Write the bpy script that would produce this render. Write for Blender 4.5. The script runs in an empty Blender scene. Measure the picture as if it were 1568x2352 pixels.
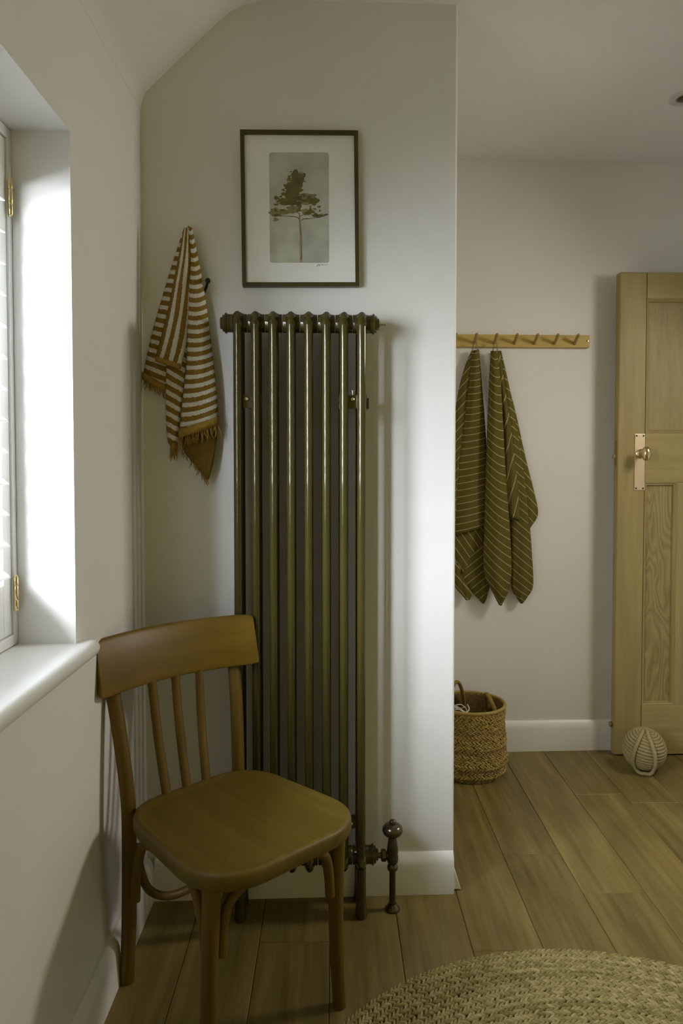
import bpy, math, random
import numpy as np
from mathutils import Vector, Matrix

random.seed(7)
R = math.radians
PI = math.pi
sc = bpy.context.scene
COL = sc.collection

# ------------------------------------------------------------------ camera
F = 1700.0                      # focal length in pixels of the 1568x2352 frame
H = 1.18
PITCH = math.atan(57 / F)
YAW = math.atan(18 / F)
cd = bpy.data.cameras.new('camera')
cam = bpy.data.objects.new('camera', cd)
COL.objects.link(cam)
cd.sensor_fit = 'VERTICAL'
cd.sensor_height = 36.0
cd.sensor_width = 24.0
cd.lens = F / 2352 * 36.0
cd.shift_y = -57 / 2352
cd.clip_start = 0.05
cam.location = (0, 0, H)
cam.rotation_euler = (PI / 2 - PITCH, 0, -YAW)
sc.camera = cam

# ------------------------------------------------------------------ world, lights, exposure
world = bpy.data.worlds.new('world')
sc.world = world
world.use_nodes = True
bg = world.node_tree.nodes['Background']
bg.inputs[0].default_value = (1.0, 0.86, 0.10, 1)
bg.inputs[1].default_value = 0.225


def area(name, loc, target, sx, sy, energy, color, spread=180):
    l = bpy.data.lights.new(name, 'AREA')
    l.shape = 'RECTANGLE'
    l.size, l.size_y = sx, sy
    l.energy = energy
    l.color = color
    l.spread = R(spread)
    o = bpy.data.objects.new(name, l)
    COL.objects.link(o)
    o.location = loc
    d = Vector(target) - Vector(loc)
    o.rotation_euler = d.to_track_quat('-Z', 'Y').to_euler()
    return o


area('daylight_window', (-1.32, 0.40, 1.86), (0.10, 1.95, 0.85), 1.2, 1.8, 530, (0.86, 0.915, 1.0))
area('daylight_right', (1.93, 2.03, 1.80), (-0.10, 2.15, 0.55), 0.36, 0.44, 11.0, (1.0, 0.92, 0.80), 125)

vs = sc.view_settings
sc.display_settings.display_device = 'sRGB'
vs.view_transform = 'Standard'
vs.look = 'None'
vs.gamma = 1.0
vs.use_curve_mapping = False
vs.exposure = 0.0


# ------------------------------------------------------------------ photo pixel -> ray helpers (true distances are given per plane)
_fw = Vector((math.sin(YAW) * math.cos(PITCH), math.cos(YAW) * math.cos(PITCH), -math.sin(PITCH)))
_rt = Vector((math.cos(YAW), -math.sin(YAW), 0))
_up = _rt.cross(_fw)
KS = 0.03                       # the cross walls run a touch off square
YC, YF = 1.99, 2.967            # chimney-breast wall, far wall (at x = 0)


def ray(px, py):
    return _fw + _rt * ((px - 784) / F) + _up * (-(py - 1119) / F)


def on_wall(px, py, y0, k=KS):
    d = ray(px, py)
    return Vector((0, 0, H)) + d * (y0 / (d.y - k * d.x))


def on_floor(px, py, z=0):
    d = ray(px, py)
    return Vector((0, 0, H)) + d * ((z - H) / d.z)


# ------------------------------------------------------------------ object helpers
def empty(name, loc, rz=0.0, label=None, cat=None, group=None, kind=None):
    o = bpy.data.objects.new(name, None)
    o.empty_display_size = 0.05
    COL.objects.link(o)
    o.location = loc
    o.rotation_euler = (0, 0, rz)
    tag(o, label, cat, group, kind)
    return o


def tag(o, label=None, cat=None, group=None, kind=None):
    for k, v in (('label', label), ('category', cat), ('group', group), ('kind', kind)):
        if v:
            o[k] = v
    return o


def chain(o):
    m = Matrix.Identity(4)
    while o:
        m = o.matrix_basis @ m
        o = o.parent
    return m


class MB:
    def __init__(s):
        s.v, s.f, s.uv = [], [], None

    def add(s, vs_, fs_):
        b = len(s.v)
        s.v += [tuple(p) for p in vs_]
        s.f += [tuple(i + b for i in f) for f in fs_]
        return s

    def box(s, x0, x1, y0, y1, z0, z1):
        return s.add([(x0, y0, z0), (x1, y0, z0), (x1, y1, z0), (x0, y1, z0), (x0, y0, z1), (x1, y0, z1), (x1, y1, z1), (x0, y1, z1)],
                     [(0, 3, 2, 1), (4, 5, 6, 7), (0, 1, 5, 4), (1, 2, 6, 5), (2, 3, 7, 6), (3, 0, 4, 7)])

    def tube(s, pts, rad, n=12, cap=True, flat=None, closed=False):
        pts = [Vector(p) for p in pts]
        m = len(pts)
        if not hasattr(rad, '__len__'):
            rad = [rad] * m
        t0 = (pts[1] - pts[0]).normalized()
        up = Vector(flat) if flat else (Vector((0, 0, 1)) if abs(t0.z) < 0.9 else Vector((0, 1, 0)))
        vs_, fs_ = [], []
        for i, p in enumerate(pts):
            if closed:
                t = pts[(i + 1) % m] - pts[i - 1]
            else:
                t = pts[min(i + 1, m - 1)] - pts[max(i - 1, 0)]
            t.normalize()
            a = (up - t * up.dot(t))
            if a.length < 1e-6:
                a = t.orthogonal()
            a.normalize()
            b = t.cross(a)
            if not flat:
                up = a
            r = rad[i]
            ra, rb = r if isinstance(r, tuple) else (r, r)
            for j in range(n):
                q = 2 * PI * j / n
                vs_.append(p + a * (ra * math.cos(q)) + b * (rb * math.sin(q)))
        for i in range(m if closed else m - 1):
            i2 = (i + 1) % m
            for j in range(n):
                k = (j + 1) % n
                fs_.append((i * n + j, i * n + k, i2 * n + k, i2 * n + j))
        if cap and not closed:
            fs_.append(tuple(range(n))[::-1])
            fs_.append(tuple(range((m - 1) * n, m * n)))
        return s.add(vs_, fs_)

    def lathe(s, prof, n=24, at=(0, 0, 0), axis='z'):
        vs_, fs_ = [], []
        at = Vector(at)
        for (r, h) in prof:
            for j in range(n):
                q = 2 * PI * j / n
                c, d = max(r, 1e-5) * math.cos(q), max(r, 1e-5) * math.sin(q)
                p = {'z': (c, d, h), 'x': (h, c, d), 'y': (d, h, c)}[axis]
                vs_.append(at + Vector(p))
        m = len(prof)
        for i in range(m - 1):
            for j in range(n):
                k = (j + 1) % n
                fs_.append((i * n + j, i * n + k, (i + 1) * n + k, (i + 1) * n + j))
        fs_.append(tuple(range(n))[::-1])
        fs_.append(tuple(range((m - 1) * n, m * n)))
        return s.add(vs_, fs_)

    def prism(s, poly, z0, z1):
        n = len(poly)
        return s.add([(x, y, z0) for x, y in poly] + [(x, y, z1) for x, y in poly],
                     [tuple(range(n))[::-1], tuple(range(n, 2 * n))] + [(i, (i + 1) % n, n + (i + 1) % n, n + i) for i in range(n)])

    def obj(s, name, mat, parent=None, world=False, smooth=True, bevel=0, seg=2, angle=40, solid=0, subsurf=0):
        me = bpy.data.meshes.new(name)
        vv = s.v
        if world and parent:
            inv = chain(parent).inverted()
            vv = [tuple(inv @ Vector(p)) for p in vv]
        me.from_pydata(vv, [], s.f)
        me.update()
        if s.uv is not None:
            ul = me.uv_layers.new(name='UVMap')
            li = np.empty(len(me.loops), dtype=np.int32)
            me.loops.foreach_get('vertex_index', li)
            ul.data.foreach_set('uv', np.array(s.uv, dtype=np.float32)[li].ravel())
        return finish(name, me, mat, parent, smooth, bevel, seg, angle, solid, subsurf)


def finish(name, me, mat, parent, smooth=True, bevel=0, seg=2, angle=40, solid=0, subsurf=0):
    import bmesh
    bm = bmesh.new()
    bm.from_mesh(me)
    bmesh.ops.recalc_face_normals(bm, faces=bm.faces)
    if smooth:
        ca = math.cos(R(angle))
        for f in bm.faces:
            f.smooth = True
        for e in bm.edges:
            if len(e.link_faces) == 2 and e.link_faces[0].normal.dot(e.link_faces[1].normal) < ca:
                e.smooth = False
    bm.to_mesh(me)
    bm.free()
    me.materials.append(mat)
    o = bpy.data.objects.new(name, me)
    COL.objects.link(o)
    if parent:
        o.parent = parent
    if solid:
        m = o.modifiers.new('solid', 'SOLIDIFY')
        m.thickness = solid
        m.offset = 1
    if subsurf:
        m = o.modifiers.new('sub', 'SUBSURF')
        m.levels = m.render_levels = subsurf
    if bevel:
        m = o.modifiers.new('bevel', 'BEVEL')
        m.width = bevel
        m.segments = seg
        m.limit_method = 'ANGLE'
        m.angle_limit = R(35)
        m.harden_normals = False
    return o


def clone(o, parent, loc=None):
    c = o.copy()
    COL.objects.link(c)
    c.parent = parent
    if loc is not None:
        c.location = loc
    return c


def spline(pts, n=8):
    """Catmull-Rom through pts"""
    P = [Vector(p) for p in pts]
    P = [P[0] * 2 - P[1]] + P + [P[-1] * 2 - P[-2]]
    out = []
    for i in range(1, len(P) - 2):
        a, b, c, d = P[i - 1:i + 3]
        for k in range(n):
            t = k / n
            out.append(0.5 * ((2 * b) + (c - a) * t + (2 * a - 5 * b + 4 * c - d) * t * t + (3 * b - a - 3 * c + d) * t ** 3))
    out.append(P[-2])
    return out


# ------------------------------------------------------------------ materials
def nodes(name, rough=0.5, metal=0.0, color=(1, 1, 1), spec=0.5):
    m = bpy.data.materials.new(name)
    m.use_nodes = True
    nt = m.node_tree
    b = nt.nodes['Principled BSDF']
    b.inputs['Base Color'].default_value = (*color, 1)
    b.inputs['Roughness'].default_value = rough
    b.inputs['Metallic'].default_value = metal
    b.inputs['Specular IOR Level'].default_value = spec
    return m, nt, b


def N(nt, t, **kw):
    n = nt.nodes.new(t)
    for k, v in kw.items():
        if k in n.inputs:
            n.inputs[k].default_value = v
        else:
            setattr(n, k, v)
    return n


def mapping(nt, coord='Object', scale=(1, 1, 1), rand=0.0):
    tc = N(nt, 'ShaderNodeTexCoord')
    mp = N(nt, 'ShaderNodeMapping')
    mp.inputs['Scale'].default_value = scale
    nt.links.new(tc.outputs[coord], mp.inputs['Vector'])
    if rand:
        oi = N(nt, 'ShaderNodeObjectInfo')
        mu = N(nt, 'ShaderNodeMath', operation='MULTIPLY')
        mu.inputs[1].default_value = rand
        nt.links.new(oi.outputs['Random'], mu.inputs[0])
        cx = N(nt, 'ShaderNodeCombineXYZ')
        for i in range(3):
            nt.links.new(mu.outputs[0], cx.inputs[i])
        nt.links.new(cx.outputs[0], mp.inputs['Location'])
    return mp


def ramp(nt, stops):
    r = N(nt, 'ShaderNodeValToRGB')
    e = r.color_ramp.elements
    while len(e) < len(stops):
        e.new(0.5)
    for x, (p, c) in zip(e, stops):
        x.position = p
        x.color = (*c, 1) if len(c) == 3 else c
    return r


def bump(nt, b, src, strength=0.2, dist=0.01):
    bp = N(nt, 'ShaderNodeBump', Strength=strength, Distance=dist)
    nt.links.new(src, bp.inputs['Height'])
    nt.links.new(bp.outputs[0], b.inputs['Normal'])
    return bp


def plain(name, c, rough=0.5, metal=0.0, var=0.08, scale=8, bmp=0.0, bscale=200, spec=0.5):
    m, nt, b = nodes(name, rough, metal, c, spec)
    mp = mapping(nt)
    n = N(nt, 'ShaderNodeTexNoise', Scale=scale, Detail=4.0)
    nt.links.new(mp.outputs[0], n.inputs['Vector'])
    r = ramp(nt, [(0.3, tuple(x * (1 - var) for x in c)), (0.7, tuple(min(1, x * (1 + var)) for x in c))])
    nt.links.new(n.outputs['Fac'], r.inputs[0])
    nt.links.new(r.outputs[0], b.inputs['Base Color'])
    if bmp:
        n2 = N(nt, 'ShaderNodeTexNoise', Scale=bscale, Detail=3.0)
        nt.links.new(mp.outputs[0], n2.inputs['Vector'])
        bump(nt, b, n2.outputs['Fac'], bmp, 0.002)
    return m


def wood(name, dark, light, axis='z', rough=0.45, fine=60, wav=0.0, rand=0.0, tint=0.0, bmp=0.1, spec=0.5, stretch=0.06, stop=(0.3, 0.7)):
    """grain running along axis; optional contour (cathedral) grain and per-object tint"""
    m, nt, b = nodes(name, rough, 0, light, spec)
    s = [1.0, 1.0, 1.0]
    s['xyz'.index(axis)] = stretch
    mp = mapping(nt, 'Object', s, rand)
    n = N(nt, 'ShaderNodeTexNoise', Scale=float(fine), Detail=6.0, Roughness=0.6)
    nt.links.new(mp.outputs[0], n.inputs['Vector'])
    fac = n.outputs['Fac']
    if wav:
        s2 = [1.0, 1.0, 1.0]
        s2['xyz'.index(axis)] = 0.22
        mp2 = mapping(nt, 'Object', s2, rand)
        n2 = N(nt, 'ShaderNodeTexNoise', Scale=9.0, Detail=2.0, Distortion=0.4)
        nt.links.new(mp2.outputs[0], n2.inputs['Vector'])
        mu = N(nt, 'ShaderNodeMath', operation='MULTIPLY')
        mu.inputs[1].default_value = 34.0
        nt.links.new(n2.outputs['Fac'], mu.inputs[0])
        fr = N(nt, 'ShaderNodeMath', operation='PINGPONG')
        fr.inputs[1].default_value = 1.0
        nt.links.new(mu.outputs[0], fr.inputs[0])
        mx = N(nt, 'ShaderNodeMix')
        mx.inputs[0].default_value = wav
        nt.links.new(fac, mx.inputs[2])
        nt.links.new(fr.outputs[0], mx.inputs[3])
        fac = mx.outputs[0]
    r = ramp(nt, [(stop[0], dark), (stop[1], light)])
    nt.links.new(fac, r.inputs[0])
    out = r.outputs[0]
    if tint:
        # broad streaks plus a tone of its own for each piece
        s3 = [1.0, 1.0, 1.0]
        s3['xyz'.index(axis)] = 0.16
        mp3 = mapping(nt, 'Object', s3, rand * 1.7)
        n3 = N(nt, 'ShaderNodeTexNoise', Scale=11.0, Detail=3.0)
        nt.links.new(mp3.outputs[0], n3.inputs['Vector'])
        oi = N(nt, 'ShaderNodeObjectInfo')
        ad = N(nt, 'ShaderNodeMath', operation='ADD')
        nt.links.new(oi.outputs['Random'], ad.inputs[0])
        m3 = N(nt, 'ShaderNodeMath', operation='MULTIPLY')
        m3.inputs[1].default_value = 4.0
        nt.links.new(n3.outputs['Fac'], m3.inputs[0])
        nt.links.new(m3.outputs[0], ad.inputs[1])
        mr = N(nt, 'ShaderNodeMapRange')
        mr.inputs[1].default_value = 1.3
        mr.inputs[2].default_value = 3.6
        mr.inputs[3].default_value = 1 - tint
        mr.inputs[4].default_value = 1 + tint
        nt.links.new(ad.outputs[0], mr.inputs[0])
        vm = N(nt, 'ShaderNodeVectorMath', operation='SCALE')
        nt.links.new(out, vm.inputs[0])
        nt.links.new(mr.outputs[0], vm.inputs['Scale'])
        out = vm.outputs[0]
    nt.links.new(out, b.inputs['Base Color'])
    if bmp:
        bump(nt, b, fac, bmp, 0.001)
    return m


def striped(name, c0, c1, duty, rough=0.95, pile=0.0, soft=0.04):
    """woven stripes from the cloth's own UV (v counts stripe periods)"""
    m, nt, b = nodes(name, rough, 0, c0, 0.1)
    tc = N(nt, 'ShaderNodeTexCoord')
    n = N(nt, 'ShaderNodeTexNoise', Scale=260.0 if pile else 400.0, Detail=3.0)
    nt.links.new(tc.outputs['Object'], n.inputs['Vector'])
    sp = N(nt, 'ShaderNodeSeparateXYZ')
    nt.links.new(tc.outputs['UV'], sp.inputs[0])
    a = N(nt, 'ShaderNodeMath', operation='MULTIPLY_ADD')
    a.inputs[1].default_value = 0.22 if pile else 0.03
    nt.links.new(n.outputs['Fac'], a.inputs[0])
    nt.links.new(sp.outputs[1], a.inputs[2])
    fr = N(nt, 'ShaderNodeMath', operation='FRACT')
    nt.links.new(a.outputs[0], fr.inputs[0])
    r = ramp(nt, [(0.0, c1), (duty - soft, c1), (duty, c0), (1.0 - soft, c0), (1.0, c1)])
    nt.links.new(fr.outputs[0], r.inputs[0])
    mr = N(nt, 'ShaderNodeMapRange')
    mr.inputs[3].default_value = 0.72
    mr.inputs[4].default_value = 1.25
    nt.links.new(n.outputs['Fac'], mr.inputs[0])
    vm = N(nt, 'ShaderNodeVectorMath', operation='SCALE')
    nt.links.new(r.outputs[0], vm.inputs[0])
    nt.links.new(mr.outputs[0], vm.inputs['Scale'])
    nt.links.new(vm.outputs[0], b.inputs['Base Color'])
    bump(nt, b, n.outputs['Fac'], 0.9 if pile else 0.25, 0.004 if pile else 0.001)
    return m


def fibre(name, dark, light, scale=90, rough=0.85):
    """natural fibre: tone varies strand by strand (attribute) and along the fibre"""
    m, nt, b = nodes(name, rough, 0, light, 0.25)
    at = N(nt, 'ShaderNodeAttribute', attribute_name='strand')
    mp = mapping(nt)
    n = N(nt, 'ShaderNodeTexNoise', Scale=float(scale), Detail=3.0)
    nt.links.new(mp.outputs[0], n.inputs['Vector'])
    ad = N(nt, 'ShaderNodeMath', operation='MULTIPLY_ADD')
    ad.inputs[1].default_value = 0.5
    nt.links.new(n.outputs['Fac'], ad.inputs[0])
    mu = N(nt, 'ShaderNodeMath', operation='MULTIPLY')
    mu.inputs[1].default_value = 0.5
    nt.links.new(at.outputs['Fac'], mu.inputs[0])
    nt.links.new(mu.outputs[0], ad.inputs[2])
    r = ramp(nt, [(0.2, dark), (0.8, light)])
    nt.links.new(ad.outputs[0], r.inputs[0])
    nt.links.new(r.outputs[0], b.inputs['Base Color'])
    bump(nt, b, n.outputs['Fac'], 0.3, 0.001)
    return m


def glass(name):
    m = bpy.data.materials.new(name)
    m.use_nodes = True
    nt = m.node_tree
    nt.nodes.remove(nt.nodes['Principled BSDF'])
    tr = N(nt, 'ShaderNodeBsdfTransparent')
    gl = N(nt, 'ShaderNodeBsdfGlossy', Roughness=0.03)
    mx = N(nt, 'ShaderNodeMixShader')
    mx.inputs[0].default_value = 0.03
    nt.links.new(tr.outputs[0], mx.inputs[1])
    nt.links.new(gl.outputs[0], mx.inputs[2])
    nt.links.new(mx.outputs[0], nt.nodes['Material Output'].inputs[0])
    return m


M = {}
M['plaster'] = plain('plaster', (0.76, 0.75, 0.73), 0.8, var=0.02, scale=3, bmp=0.05, bscale=90, spec=0.3)
M['breast'] = plain('breast_plaster', (0.76, 0.75, 0.73), 0.55, var=0.02, scale=3, bmp=0.05, bscale=90, spec=0.4)
M['trim'] = plain('satin_white_paint', (0.80, 0.80, 0.78), 0.35, var=0.02, scale=5)
M['shutter'] = plain('shutter_white', (0.80, 0.81, 0.81), 0.35, var=0.01)
M['brass'] = plain('polished_brass', (0.76, 0.63, 0.38), 0.16, 1.0, var=0.04)
M['plate_brass'] = plain('brushed_brass', (0.80, 0.64, 0.42), 0.36, 1.0, var=0.04)
M['dull_brass'] = plain('dull_brass', (0.42, 0.34, 0.16), 0.35, 1.0, var=0.08)
M['steel'] = plain('bright_steel', (0.75, 0.75, 0.72), 0.18, 1.0, var=0.03)
M['lacquer'] = plain('lacquered_steel', (0.050, 0.041, 0.009), 0.11, 0.0, var=0.06, scale=20)
M['dark_lacquer'] = plain('dark_valve_metal', (0.11, 0.09, 0.055), 0.2, 0.8, var=0.08)
M['black'] = plain('black_iron', (0.03, 0.026, 0.02), 0.4, 0.5)
M['chair'] = wood('chair_wood', (0.100, 0.060, 0.008), (0.150, 0.092, 0.013), 'z', 0.45, 40, bmp=0.06, spec=0.3)
M['chair_rail'] = wood('chair_rail_wood', (0.135, 0.080, 0.008), (0.19, 0.115, 0.013), 'x', 0.42, 30, bmp=0.05, spec=0.35)
M['chair_seat'] = wood('chair_seat_wood', (0.092, 0.060, 0.007), (0.132, 0.088, 0.012), 'y', 0.45, 30, bmp=0.05, spec=0.3)
M['oak'] = wood('pale_oak', (0.27, 0.205, 0.070), (0.35, 0.275, 0.105), 'z', 0.5, 45, rand=3.0, tint=0.08, bmp=0.06)
M['oak_x'] = wood('pale_oak_rail', (0.27, 0.205, 0.070), (0.35, 0.275, 0.105), 'x', 0.5, 45, rand=3.0, tint=0.08, bmp=0.06)
M['oak_panel'] = wood('figured_oak_panel', (0.22, 0.17, 0.055), (0.33, 0.265, 0.10), 'z', 0.5, 50, wav=0.38, rand=5.0, bmp=0.15)
M['oak_plain_panel'] = wood('plain_oak_panel', (0.24, 0.185, 0.062), (0.33, 0.262, 0.10), 'z', 0.5, 50, wav=0.08, rand=5.0, bmp=0.10)
M['rail_oak'] = wood('honey_oak', (0.44, 0.31, 0.075), (0.56, 0.41, 0.12), 'x', 0.5, 35, bmp=0.05)
M['peg'] = wood('peg_wood', (0.26, 0.18, 0.05), (0.36, 0.26, 0.08), 'z', 0.5, 40, bmp=0.03)
M['plank'] = wood('oak_plank', (0.128, 0.092, 0.020), (0.215, 0.164, 0.058), 'y', 0.42, 55, rand=9.0, tint=0.36, bmp=0.05, spec=0.4)
M['gap'] = plain('floor_underlay', (0.05, 0.04, 0.02), 0.9)
M['frame'] = plain('dark_frame_wood', (0.050, 0.040, 0.008), 0.4)
M['mat'] = plain('white_mount', (0.90, 0.92, 0.91), 0.9, var=0.02)
M['wash'] = plain('grey_wash_paper', (0.52, 0.53, 0.46), 0.9, var=0.24, scale=14)
M['tree_ink'] = plain('olive_ink', (0.125, 0.10, 0.018), 0.9, var=0.4, scale=40)
M['pale_ink'] = plain('pale_olive_ink', (0.26, 0.23, 0.10), 0.9, var=0.3, scale=40)
M['trunk_ink'] = plain('trunk_ink', (0.36, 0.28, 0.17), 0.9, var=0.3, scale=60)
M['line_ink'] = plain('pencil', (0.12, 0.11, 0.10), 0.9)
M['glass'] = glass('clear_glass')
M['terry'] = striped('striped_terry', (0.26, 0.155, 0.030), (0.70, 0.68, 0.62), 0.46, pile=1.0)
M['terry_back'] = plain('brown_flat_weave', (0.15, 0.095, 0.018), 0.95, var=0.15, scale=60, bmp=0.4, bscale=600, spec=0.1)
M['fringe'] = plain('brown_fringe', (0.32, 0.20, 0.045), 0.95, var=0.2, scale=80, spec=0.1)
M['olive'] = striped('olive_stripe_cotton', (0.110, 0.090, 0.020), (0.36, 0.32, 0.15), 0.10, soft=0.03)
M['olive_plain'] = plain('olive_cotton_tape', (0.19, 0.16, 0.07), 0.95)
M['jute'] = fibre('basket_jute', (0.22, 0.145, 0.032), (0.48, 0.36, 0.12))
M['jute_dark'] = fibre('basket_jute_dark', (0.18, 0.11, 0.035), (0.42, 0.29, 0.12))
M['rug'] = fibre('rug_jute', (0.15, 0.12, 0.03), (0.38, 0.32, 0.14))
M['rope'] = fibre('rope_fibre', (0.24, 0.19, 0.075), (0.40, 0.335, 0.17), 120)
M['cable'] = plain('pale_cable', (0.62, 0.60, 0.52), 0.5)
M['dark_cloth'] = plain('dark_cloth', (0.05, 0.04, 0.02), 0.95)
M['lamp'] = plain('lamp_trim', (0.55, 0.55, 0.52), 0.35)
M['lamp_dark'] = plain('lamp_inside', (0.12, 0.10, 0.06), 0.3, 0.6)

# ------------------------------------------------------------------ the setting
XL = -0.505                      # left wall face
XR = 2.0
XE = 0.330                       # free edge of the chimney breast
WY0, WY1, WZ0, WZ1 = 0.46, 1.445, 0.822, 1.815   # window reveal
CZ = 2.392


def struct(o, label=None):
    return tag(o, label, None, None, 'structure')


floor = MB().box(-0.75, XR + 0.1, -0.7, 3.2, -0.06, -0.012).obj('floor', M['gap'], smooth=False)
struct(floor, 'pale greyed oak plank floor')
step = 0.1732
starts = {0: 1.7855, 2: 1.16, 3: 1.7475, 4: 2.188, 5: 1.985, 6: 2.586, 1: 1.42, 7: 1.30, -1: 1.30, -2: 2.2, 8: 2.1, 9: 1.5, 10: 2.4, 11: 1.8}
for c in range(-2, 12):
    x0 = -0.183 + c * step
    x1 = min(x0 + step - 0.0012, XR + 0.02)
    x0 = max(x0, -0.53)
    if x1 - x0 < 0.01:
        continue
    y = starts[c]
    while y > -0.7:
        y -= 1.22
    while y < 3.05:
        a, b_ = max(y, -0.7), min(y + 1.2188, 3.06)
        if b_ > a + 0.01:
            p = MB().box(x0, x1, a, b_, -0.012, 0).obj('plank', M['plank'], floor, smooth=False, bevel=0.0012, seg=1)
        y += 1.22

# left wall with the window opening
wl = MB()
T = 0.30
for (y0, y1, z0, z1) in ((-0.7, WY0, 0, 2.75), (WY1, 3.2, 0, 2.75), (WY0, WY1, 0, WZ0 - 0.03), (WY0, WY1, WZ1, 2.75)):
    wl.box(XL - T, XL, y0, y1, z0, z1)
struct(wl.obj('wall_left', M['plaster'], smooth=False), 'white plaster wall with the window')

# chimney breast
def yc(x): return YC + KS * x
def yf(x): return YF + 0.035 * x

wm = MB().prism([(XL - 0.02, yc(XL)), (XE, yc(XE)), (XE + 0.004, 3.15), (XL - 0.02, 3.15)], 0, 2.75)
struct(wm.obj('wall_middle', M['breast'], smooth=False, bevel=0.006, seg=3), 'white chimney breast wall behind the radiator')
wf = MB().prism([(XE - 0.05, yf(XE - 0.05)), (XR + 0.1, yf(XR + 0.1)), (XR + 0.1, 3.3), (XE - 0.05, 3.3)], 0, 2.75)
struct(wf.obj('wall_back', M['plaster'], smooth=False), 'white back wall of the alcove')
struct(MB().box(XR, XR + 0.1, 0.3, 3.2, 0, 2.75).obj('wall_right', M['plaster'], smooth=False), 'white right wall')

# ceiling: 45 degree slope above the left wall, rounded into the flat
prof = [(XL + 0.0004, 2.100), (XL + 0.002, 2.118), (XL + 0.007, 2.135), (XL + 0.016, 2.150), (XL + 0.028, 2.163), (XL + 0.205, 2.335), (XL + 0.235, 2.360), (XL + 0.27, 2.378), (XL + 0.315, 2.389), (XL + 0.36, CZ), (XR + 0.1, CZ)]
ce = MB()
ys = [-0.7, 2.0, 3.25]
vs_ = []
for y in ys:
    for (x, z) in prof:
        vs_.append((x, y, z - (0.018 * max(0, (y - 2.0) / 1.0) if x > 0 else 0)))
m_ = len(prof)
fs_ = [(i * m_ + j, i * m_ + j + 1, (i + 1) * m_ + j + 1, (i + 1) * m_ + j) for i in range(2) for j in range(m_ - 1)]
top = len(vs_)
vs_ += [(x, y, z + 0.12) for (x, y, z) in vs_]
fs_ += [tuple(top + i for i in f) for f in fs_]
n3 = 3 * m_
for j in range(m_ - 1):
    fs_.append((j, j + 1, top + j + 1, top + j))
    k = 2 * m_ + j
    fs_.append((k, k + 1, top + k + 1, top + k))
for i in range(2):
    fs_.append((i * m_, (i + 1) * m_, top + (i + 1) * m_, top + i * m_))
    k = i * m_ + m_ - 1
    fs_.append((k, k + m_, top + k + m_, top + k))
ce.add(vs_, fs_)
struct(ce.obj('ceiling', M['plaster'], angle=35), 'white ceiling sloping down to the window wall')


def skirting(name, path, h, t, label, mat='trim'):
    """baseboard: path of (x, y) points; body on the right-hand side of travel"""
    sect = [(0, 0), (t, 0), (t, h - 0.030), (t - 0.003, h - 0.016), (t - 0.010, h - 0.004), (t - 0.014, h), (0, h)]
    P = [Vector((*p, 0)) for p in path]
    vs_, fs_ = [], []
    for i, p in enumerate(P):
        d0 = (P[i] - P[i - 1]).normalized() if i else None
        d1 = (P[i + 1] - P[i]).normalized() if i < len(P) - 1 else None
        nn = Vector((0, 0, 0))
        for d in (d0, d1):
            if d:
                nn += Vector((d.y, -d.x, 0))
        nn.normalize()
        if d0 and d1:
            nn /= max(0.3, nn.dot(Vector((d0.y, -d0.x, 0))))
        for (a, z) in sect:
            vs_.append((p.x + nn.x * a, p.y + nn.y * a, z))
    m = len(sect)
    for i in range(len(P) - 1):
        for j in range(m):
            k = (j + 1) % m
            fs_.append((i * m + j, i * m + k, (i + 1) * m + k, (i + 1) * m + j))
    fs_.append(tuple(range(m)))
    fs_.append(tuple(range((len(P) - 1) * m, len(P) * m)))
    return struct(MB().add(vs_, fs_).obj(name, M[mat], angle=30), label)


skirting('baseboard_left', [(XL, -0.6), (XL, yc(XL) - 0.018)], 0.118, 0.022, 'white baseboard under the window')
skirting('baseboard_middle', [(XL + 0.022, yc(XL)), (XE - 0.002, yc(XE))], 0.112, 0.018, 'white baseboard behind the radiator')
skirting('baseboard_back', [(XE + 0.005, yf(XE)), (XR, yf(XR))], 0.122, 0.018, 'white baseboard of the alcove')
# short return of the baseboard round the free edge, cut to a slope
e = MB()
ye = yc(XE)
e.add([(XE, ye, 0.004), (XE + 0.020, ye, 0.004), (XE + 0.018, ye, 0.008), (XE, ye, 0.062), (XE + 0.001, 2.94, 0.004), (XE + 0.020, 2.94, 0.004), (XE + 0.018, 2.94, 0.008), (XE + 0.001, 2.94, 0.062)],
      [(0, 1, 2, 3), (7, 6, 5, 4), (0, 4, 5, 1), (1, 5, 6, 2), (2, 6, 7, 3), (3, 7, 4, 0)])
struct(e.obj('baseboard_right', M['trim'], smooth=False), 'low white bevelled strip along the side of the chimney breast')

# ---------------- window: glazing outside, sill
win = empty('window_1', (XL - 0.25, (WY0 + WY1) / 2, WZ0), kind='structure', label='white framed window behind the shutters')
fx0, fx1 = XL - 0.27, XL - 0.21
w_ = 0.055
fr = MB()
fr.box(fx0, fx1, WY0, WY0 + w_, WZ0 - 0.03, WZ1).box(fx0, fx1, WY1 - w_, WY1, WZ0 - 0.03, WZ1)
fr.box(fx0, fx1, WY0 + w_, WY1 - w_, WZ0 - 0.03, WZ0 + w_).box(fx0, fx1, WY0 + w_, WY1 - w_, WZ1 - w_, WZ1)
ym = (WY0 + WY1) / 2
fr.box(fx0, fx1, ym - 0.03, ym + 0.03, WZ0 + w_, WZ1 - w_)
fr.obj('window_frame', M['shutter'], win, True, smooth=False)
for (a, b_) in ((WY0 + w_, ym - 0.03), (ym + 0.03, WY1 - w_)):
    MB().box(fx0 + 0.027, fx0 + 0.031, a, b_, WZ0 + w_, WZ1 - w_).obj('glass_pane', M['glass'], win, True, smooth=False)
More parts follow.
